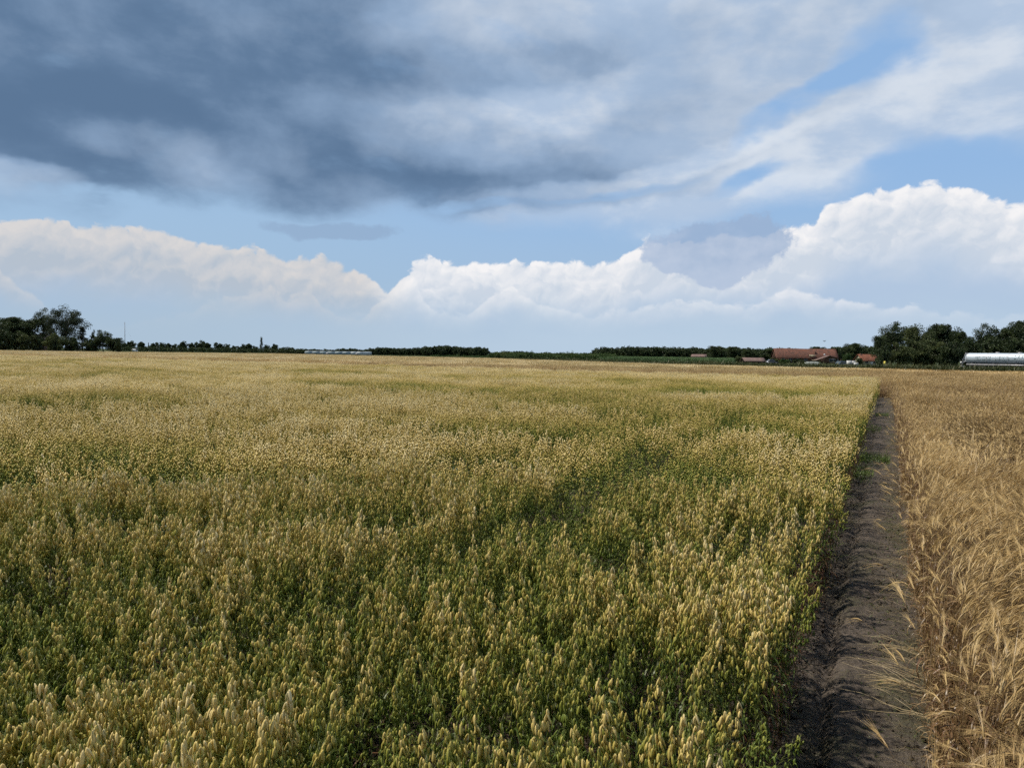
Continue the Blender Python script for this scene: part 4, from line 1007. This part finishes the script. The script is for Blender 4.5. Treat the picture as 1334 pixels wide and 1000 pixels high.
# greenhouses
m_, t_, out_ = new_mat('greenhouse film'); principled(t_, out_, (.24, .30, .33), .6, .5); M_FILM = m_
m_, t_, out_ = new_mat('white greenhouse film'); principled(t_, out_, (.42, .46, .48), .6, .4); M_FILM2 = m_
def greenhouse(px0, px1, depth, H, mat, label, bays):
    W = (px1 - px0) * depth / 970; r = frame_at('greenhouse', (px0 + px1) / 2, depth); tag(r, label, 'greenhouse', 'greenhouses behind the left middle of the field')
    bw = W / bays; b = MB(); f = MB()
    for i in range(bays):
        x0 = -W / 2 + i * bw; prof = [(x0 + .04, 0)] + [(x0 + bw / 2 - (bw / 2 - .04) * math.cos(a), H * .86 + H * .14 * math.sin(a)) for a in np.linspace(0, math.pi, 9)] + [(x0 + bw - .04, 0)]
        b.extrude(prof, 0, 30)
        f.box(x0 - .03, x0 + .03, -.06, 30.05, 0, H * .74)
    b.build('film_cover', mat, r); f.build('frame', M_WHITE, r); g = MB(); g.box(-1, 1, -.05, -.01, .02, H * .6); g.build('door', M_GREY, r); return r
greenhouse(397, 456, 480, 2.15, M_FILM, 'long pale blue-grey greenhouse in front of the left-hand far wood', 6)
greenhouse(457, 473, 480, 2.2, M_FILM2, 'short bright white greenhouse at the right end of the blue-grey one', 2)

# thin mast
ms = frame_at('radio_mast', 162.8, 1400); tag(ms, 'very thin tall lattice mast against the sky, right of the left grove', 'mast')
b = MB(); Hm = 51.0
for k_ in range(3):
    a = k_ * 2.094; b.tube([(math.cos(a) * .8, math.sin(a) * .8, 0), (math.cos(a) * .45, math.sin(a) * .45, Hm)], .14, 4)
for i in range(34):
    z = i * 1.5; a = (i % 3) * 2.094; a2 = ((i + 1) % 3) * 2.094; w = .8 - .35 * z / Hm; b.tube([(math.cos(a) * w, math.sin(a) * w, z), (math.cos(a2) * w, math.sin(a2) * w, z + 1.5)], .10, 3)
b.build('lattice', M_GREY, ms); b = MB()
for k_ in range(3):
    a = k_ * 2.094; b.tube([(0, 0, Hm * .9), (math.cos(a) * 22, math.sin(a) * 22, 0)], .03, 3)
b.build('guy_wires', M_GREY, ms); b = MB(); b.tube([(0, 0, Hm), (0, 0, Hm + 3.0)], .12, 5); b.build('antenna', M_GREY, ms)

# ------------------------------------------------------------------ vehicles
def wheel(parent, x, y, r, w):
    b = MB(); b.tube([(x, y, r), (x, y + .02, r), (x, y + w - .02, r), (x, y + w, r)], [r * .93, r, r, r * .93], 20); o = b.build('wheel', M_BLACK, parent)
    b = MB(); b.tube([(x, y - .012, r), (x, y + w + .012, r)], r * .55, 14); b.build('rim', M_GREY, o); return o
def car(px, depth, L, W, H, matc, label, van=False, rz=0.0, dz=0.0):
    r = frame_at('parked_van' if van else 'parked_car', px, depth, rz, dz); tag(r, label, 'van' if van else 'car')
    hb = H * (.55 if not van else .50); h = L / 2
    if van: prof = [(-h, .3), (h, .3), (h, hb), (h * .72, hb + .08), (h * .50, H), (-h * .98, H), (-h, H * .9)]
    else: prof = [(-h, .3), (h, .3), (h, hb * .9), (h * .5, hb), (h * .20, H), (-h * .55, H), (-h * .85, hb), (-h, hb * .95)]
    b = MB(); b.extrude(prof, 0, W); b.build('body', matc, r)
    b = MB()
    gp = [(h * .42, hb + .05), (h * .20, H - .10), (-h * .50, H - .10), (-h * .74, hb + .05)] if not van else [(h * .66, hb + .1), (h * .50, H - .12), (h * .18, H - .12), (h * .18, hb + .1)]
    b.extrude(gp, -.012, 0.0); b.build('window', M_GLASS, r); b = MB(); b.extrude(gp, W, W + .012); b.build('window', M_GLASS, r)
    for x_ in (-h * .62, h * .64):
        for y_ in (-.02, W - .20): wheel(r, x_, y_, .32, .22)
    b = MB(); b.box(h - .02, h + .03, .1, .35, hb * .7, hb * .85); b.build('headlight', M_WHITE, r); b = MB(); b.box(h - .02, h + .03, W - .35, W - .1, hb * .7, hb * .85); b.build('headlight', M_WHITE, r)
    return r
M_CARW = simple('white car paint', (.75, .75, .74), .3, .5, var=.03); M_CARG = simple('blue grey car paint', (.09, .12, .15), .3, .5, .3, var=.05); M_CARS = simple('silver car paint', (.07, .08, .10), .3, .5, .4, var=.05)
car(176, 470, 3.2, 1.8, 1.9, M_CARW, 'tiny white van parked at the far tree row right of the mast', True, .5)
car(1099.5, 212, 3.4, 1.7, 1.35, M_CARG, 'blue-grey car parked right of the farmhouse, beside the white crates', False, .3)
car(1006.5, 226, 3.6, 1.7, 1.5, M_CARS, 'dark silver car parked between the low shed and the farmhouse', False, -.2)

# tanker on the road: its own frame runs along the road, front beyond the right edge of the photo
tp = PD(1262.5, 470, 121); tp.z = .25; tq = PD(1345, 470, 112); tdir = math.atan2(tq.y - tp.y, tq.x - tp.x)
tk_ = empty('tanker_trailer', (tp.x, tp.y, .25), tdir); tag(tk_, 'silver-grey cylindrical tanker with green lettering standing on the road before the dark wood', 'tanker')
def tank_material():
    m, t, out = new_mat('brushed tank steel'); p = obj_pos(); n = noise(scalev(p, .2, 1, 4), 2.0, 4, .6, dims='3D')
    principled(t, out, mixc(smooth(n, .3, .7), (.50, .56, .61), (.40, .46, .51)), .50, .5, .3); return m
M_TANK = tank_material(); M_TRIM = simple('pale trim', (.50, .49, .50), .5, .4, .2); M_DARKM = simple('dark chassis', (.035, .036, .04), .7, .3); M_GREEN = simple('dark green lettering', (.008, .050, .038), .6, .2, var=.05)
TL, TR, TZ = 13.2, .86, 2.14
b = MB(); xs_ = [-.42, -.36, -.22, 0, .04]; rs = [.20 * TR, .55 * TR, .86 * TR, 1.0 * TR, 1.0 * TR]
b.tube([(x_, 0, TZ) for x_ in xs_] + [(TL, 0, TZ), (TL + .2, 0, TZ), (TL + .4, 0, TZ)], rs + [TR, TR * .86, TR * .3], 40); b.build('tank', M_TANK, tk_, True)
for x_ in (.05, 3.3, 6.6, 9.9, 13.1): b = MB(); b.tube([(x_, 0, TZ), (x_ + .07, 0, TZ)], TR + .018, 40); b.build('tank_band', M_TRIM, tk_)
for x_ in (4.6, 8.0, 11.2):
    b = MB(); b.tube([(x_, 0, TZ + TR - .06), (x_, 0, TZ + TR + .10), (x_, 0, TZ + TR + .13)], [.30, .30, .2], 14); b.build('manhole', M_TRIM, tk_)
b = MB(); b.box(.2, TL + .2, -.98, -.90, 1.10, 1.24); b.box(.2, TL + .2, .90, .98, 1.10, 1.24); b.build('side_rail', M_TRIM, tk_)
b = MB(); b.box(-.1, TL + .2, -.45, -.33, .92, 1.18); b.box(-.1, TL + .2, .33, .45, .92, 1.18)
for x_ in (0, 2.5, 5, 7.5, 10, 12.5): b.box(x_, x_ + .12, -.33, .33, .94, 1.14)
for x_ in (.8, 4.3, 7.8, 11.3): b.box(x_, x_ + .3, -.7, .7, 1.185, 1.45)
b.build('chassis', M_DARKM, tk_)
b = MB(); b.box(-.35, -.25, -1.0, 1.0, .55, .80); b.build('rear_bumper', M_TRIM, tk_)
b = MB()
for s_ in (-.75, -.45): b.tube([(-1.05, s_, .45), (-.45, s_, 2.1), (-.05, s_, 3.05)], .035, 6)
for i in range(9): f_ = i / 8; b.tube([(-1.0 + .60 * f_, -.75, .6 + 1.6 * f_), (-1.0 + .60 * f_, -.45, .6 + 1.6 * f_)], .02, 5)
b.build('ladder', M_GREY, tk_)
b = MB(); b.tube([(-.3, .1, 1.7), (-.8, .1, 1.6), (-1.15, .1, 1.35), (-1.2, .1, 1.0)], .10, 10); b.build('outlet_pipe', M_GREY, tk_); b = MB(); b.tube([(-1.36, -.1, 1.45), (-1.12, -.1, 1.45)], .17, 12); b.build('rear_lamp', M_WHITE, tk_)
b = MB(); b.tube([(-1.1, .3, .75), (-1.1, -.3, .78)], .16, 10); b.build('valve', M_GREY, tk_)
for x_ in (1.6, 2.95, 4.3, 11.9):
    for y_ in (-1.0, .70): wheel(tk_, x_, y_, .50, .30)
for x_ in (1.6, 2.95, 4.3):
    b = MB(); prof = [(x_ + .62 * math.cos(a), .5 + .62 * math.sin(a)) for a in np.linspace(.35, 2.8, 9)]; prof += [(x_ + .58 * math.cos(a), .5 + .58 * math.sin(a)) for a in np.linspace(2.8, .35, 9)]
    b.extrude(prof, -1.02, -.68); b.build('mudguard', M_DARKM, tk_)
# lettering: small unreadable dark green words, then a bigger green word, following the curve of the tank
def glyphs(b, x0, n_, gw, gh, zc, seed):
    r_ = np.random.default_rng(seed)
    for i in range(n_):
        gx0 = x0 + i * gw * 1.28; st = gw * .26
        bars = [(0, st, 0, 1)] 
        if r_.random() < .75: bars.append((gw - st, gw, 0, 1))
        for zz in (0, .42, .82):
            if r_.random() < .6 or not bars: bars.append((st, gw - st * .9, zz, zz + .2))
        for (a0_, a1_, z0_, z1_) in bars:
            q = []
            for zt in (z0_, z1_):
                th = (zc + (zt - .5) * gh) / TR; yy, zz_ = -math.cos(th) * (TR + .014), TZ + math.sin(th) * (TR + .014); q.append((yy, zz_))
            b.add([(gx0 + a0_, q[0][0], q[0][1]), (gx0 + a1_, q[0][0], q[0][1]), (gx0 + a1_, q[1][0], q[1][1]), (gx0 + a0_, q[1][0], q[1][1])], [(0, 1, 2, 3)])
b = MB(); glyphs(b, 1.6, 9, .22, .50, .06, 5); glyphs(b, 4.8, 8, .22, .50, .06, 9); b.build('lettering', M_GREEN, tk_)
b = MB(); glyphs(b, 7.6, 6, .42, .62, .22, 2); b.build('large_lettering', M_GREEN, tk_)

# road under the tanker
dv = Vector((math.cos(tdir), math.sin(tdir), 0)); nv = Vector((-dv.y, dv.x, 0)); c0 = tp - dv * 6 ; b = MB()
ctr = [Vector((-190, 262, 0)), Vector((-90, 214, 0)), Vector((-20, 168, 0)), tp - dv * 4, tp + dv * 18, tp + dv * 70]
lf_, rt_ = [], []
for i, c in enumerate(ctr):
    d_ = (ctr[min(i + 1, len(ctr) - 1)] - ctr[max(i - 1, 0)]); d_.z = 0; d_.normalize(); nn_ = Vector((-d_.y, d_.x, 0)); lf_.append(c + nn_ * 3.0); rt_.append(c - nn_ * 3.0)
zr = [.06, .10, .16, .25, .25, .25]
v = [(p.x, p.y, z) for p, z in zip(lf_, zr)] + [(p.x, p.y, z) for p, z in zip(rt_, zr)] + [(p.x, p.y, -.2) for p in lf_] + [(p.x, p.y, -.2) for p in rt_]; q = len(ctr)
b.add(v, [(i, i + 1, q + i + 1, q + i) for i in range(q - 1)] + [(i, 2 * q + i, 2 * q + i + 1, i + 1) for i in range(q - 1)] + [(q + i, q + i + 1, 3 * q + i + 1, 3 * q + i) for i in range(q - 1)])
tag(b.build('road', simple('asphalt', (.055, .054, .052), .9, .2)), kind='structure')

# white crates by the farm, covered heap, board, marker post
def crate(px, depth, w, h, label, rz=0.0):
    r = frame_at('storage_crate', px, depth, rz); tag(r, label, 'crate', 'white storage crates by the farm'); b = MB(); b.box(-w / 2 + .05, w / 2 - .05, .05, w - .05, .18, h - .03); b.build('container', M_WHITE, r)
    b = MB(); n_ = max(3, int(w / .3))
    for i in range(n_ + 1):
        x_ = -w / 2 + w * i / n_; b.box(x_ - .02, x_ + .02, -.003, .035, .12, h); b.box(x_ - .02, x_ + .02, w - .035, w + .003, .12, h)
    b.build('cage', M_GREY, r); b = MB(); b.box(-w / 2, w / 2, .0, w, 0, .10); b.build('pallet', M_TIMBER, r)
crate(1107.6, 208, 1.1, 1.55, 'left tall white crate between the blue-grey car and the small house'); crate(1112.4, 208.6, 1.0, 1.5, 'right tall white crate beside the lower one'); crate(1116.2, 207, .9, 1.0, 'low white crate at the right end of the three')
hp = frame_at('covered_heap', 1060, 228); tag(hp, 'low heap under a white sheet in front of the farmhouse wing', 'covered heap'); b = MB(); nx_, ny_ = 26, 10
X, Y = np.meshgrid(np.linspace(-2.7, 2.7, nx_), np.linspace(0, 2.2, ny_)); Z = 1.0 * (1 - (X / 2.7) ** 6) * np.clip(np.sin(Y / 2.2 * math.pi), 0, 1) ** .35 + .10 * (vnoise(X * 2, Y * 2, 9, 3) - .5)
b.add(np.stack([X, Y, Z], -1).reshape(-1, 3), [(j * nx_ + i, j * nx_ + i + 1, (j + 1) * nx_ + i + 1, (j + 1) * nx_ + i) for j in range(ny_ - 1) for i in range(nx_ - 1)]); b.build('sheet', simple('white sheet', (.26, .28, .25), .7, .3, var=.1), hp, True)
b = MB()
for x_ in (-2.2, -1.1, 0, 1.1, 2.2): b.tube([(x_, .1, .05), (x_, .1, .13), (x_ + .01, .1, .16)], [.3, .3, .2], 12)
b.build('weight_tyre', M_BLACK, hp)
bo = frame_at('leaning_board', 888, 150, .3); tag(bo, 'small white board leaning aslant in the maize left of the low shed', 'board'); b = MB()
b.add([(-.75, 0, 1.55), (-.55, 0, 1.70), (.8, .02, 1.15), (.6, .02, 1.0), (-.75, .03, 1.55), (-.55, .03, 1.70), (.8, .05, 1.15), (.6, .05, 1.0)], [(0, 3, 2, 1), (4, 5, 6, 7), (0, 1, 5, 4), (1, 2, 6, 5), (2, 3, 7, 6), (3, 0, 4, 7)]); b.build('board', M_WHITE, bo); b = MB(); b.tube([(0, .08, 0), (0, .08, 1.3)], .03, 6); b.build('post', M_TIMBER, bo)
mp = frame_at('marker_post', 1153, 113); tag(mp, 'small yellow marker post in the verge left of the right-hand wood', 'post'); b = MB(); b.box(-.09, .09, 0, .12, 0, 1.15); b.build('post', simple('wood post', (.3, .27, .2), .8), mp)
b = MB(); b.box(-.11, .11, -.02, .14, 1.152, 1.72); b.box(-.08, .08, 0.01, .11, 1.72, 1.77); b.build('cap', simple('yellow paint', (.75, .62, .12), .6), mp)

# a bird in flight above the farm
bd = empty('bird', PD(1074, 444.5, 95), YAW + .5); tag(bd, 'small dark bird in flight above the red roof', 'bird')
b = MB(); b.tube([(-.17, 0, 0), (-.13, 0, .01), (-.03, 0, .0), (.06, 0, .005), (.11, 0, .015), (.145, 0, .02), (.175, 0, .012)], [.008, .018, .042, .045, .026, .026, .004], 10)
b.add([(-.14, .012, .01), (-.14, -.012, .01), (-.25, -.045, .01), (-.25, .045, .01)], [(0, 1, 2, 3)]); M_BIRD = simple('dark feathers', (.035, .036, .042), .8); b.build('body', M_BIRD, bd, True)
for s_ in (-1, 1):
    b = MB(); v = [(.07, s_ * .03, .02), (-.05, s_ * .03, .02), (.08, s_ * .16, .10), (-.06, s_ * .15, .09), (.04, s_ * .30, .13), (-.05, s_ * .26, .11), (-.02, s_ * .36, .12)]
    b.add(v + [(a, c, d - .006) for a, c, d in v], [(0, 1, 3, 2), (2, 3, 5, 4), (4, 5, 6), (7, 9, 10, 8), (9, 11, 12, 10), (11, 13, 12), (0, 2, 9, 7), (2, 4, 11, 9), (4, 6, 13, 11), (1, 8, 10, 3), (3, 10, 12, 5), (5, 12, 13, 6)]); b.build('wing', M_BIRD, bd)

# hedge line under the far row of trees, and a low hedge before the left grove
def hedge_row(label, pxs, depth, hgt, mat, wd, n, sz):
    b = MB(); org = PD(pxs[0], horizon(pxs[0]), depth)
    for px in pxs:
        p = PD(px, horizon(px), depth + rng.uniform(-2, 2)); h = hgt * rng.uniform(.8, 1.15)
        for z in (.25, .65): leaves(b, (p.x - org.x, p.y - org.y, h * z), wd, n, sz, rng.uniform(0, 1), h * .45 / wd)
    tag(b.build('hedge', mat, loc=(org.x, org.y, 0)), label, 'hedge')
hedge_row('low dark hedge running along under the far row of round trees', np.arange(160, 400, 1.2), 545, 3.6, M_LEAF, 2.0, 34, .36)
hedge_row('low trimmed hedge at the foot of the left grove', np.arange(-30, 158, .9), 226, .9, M_NURS, .6, 40, .13)
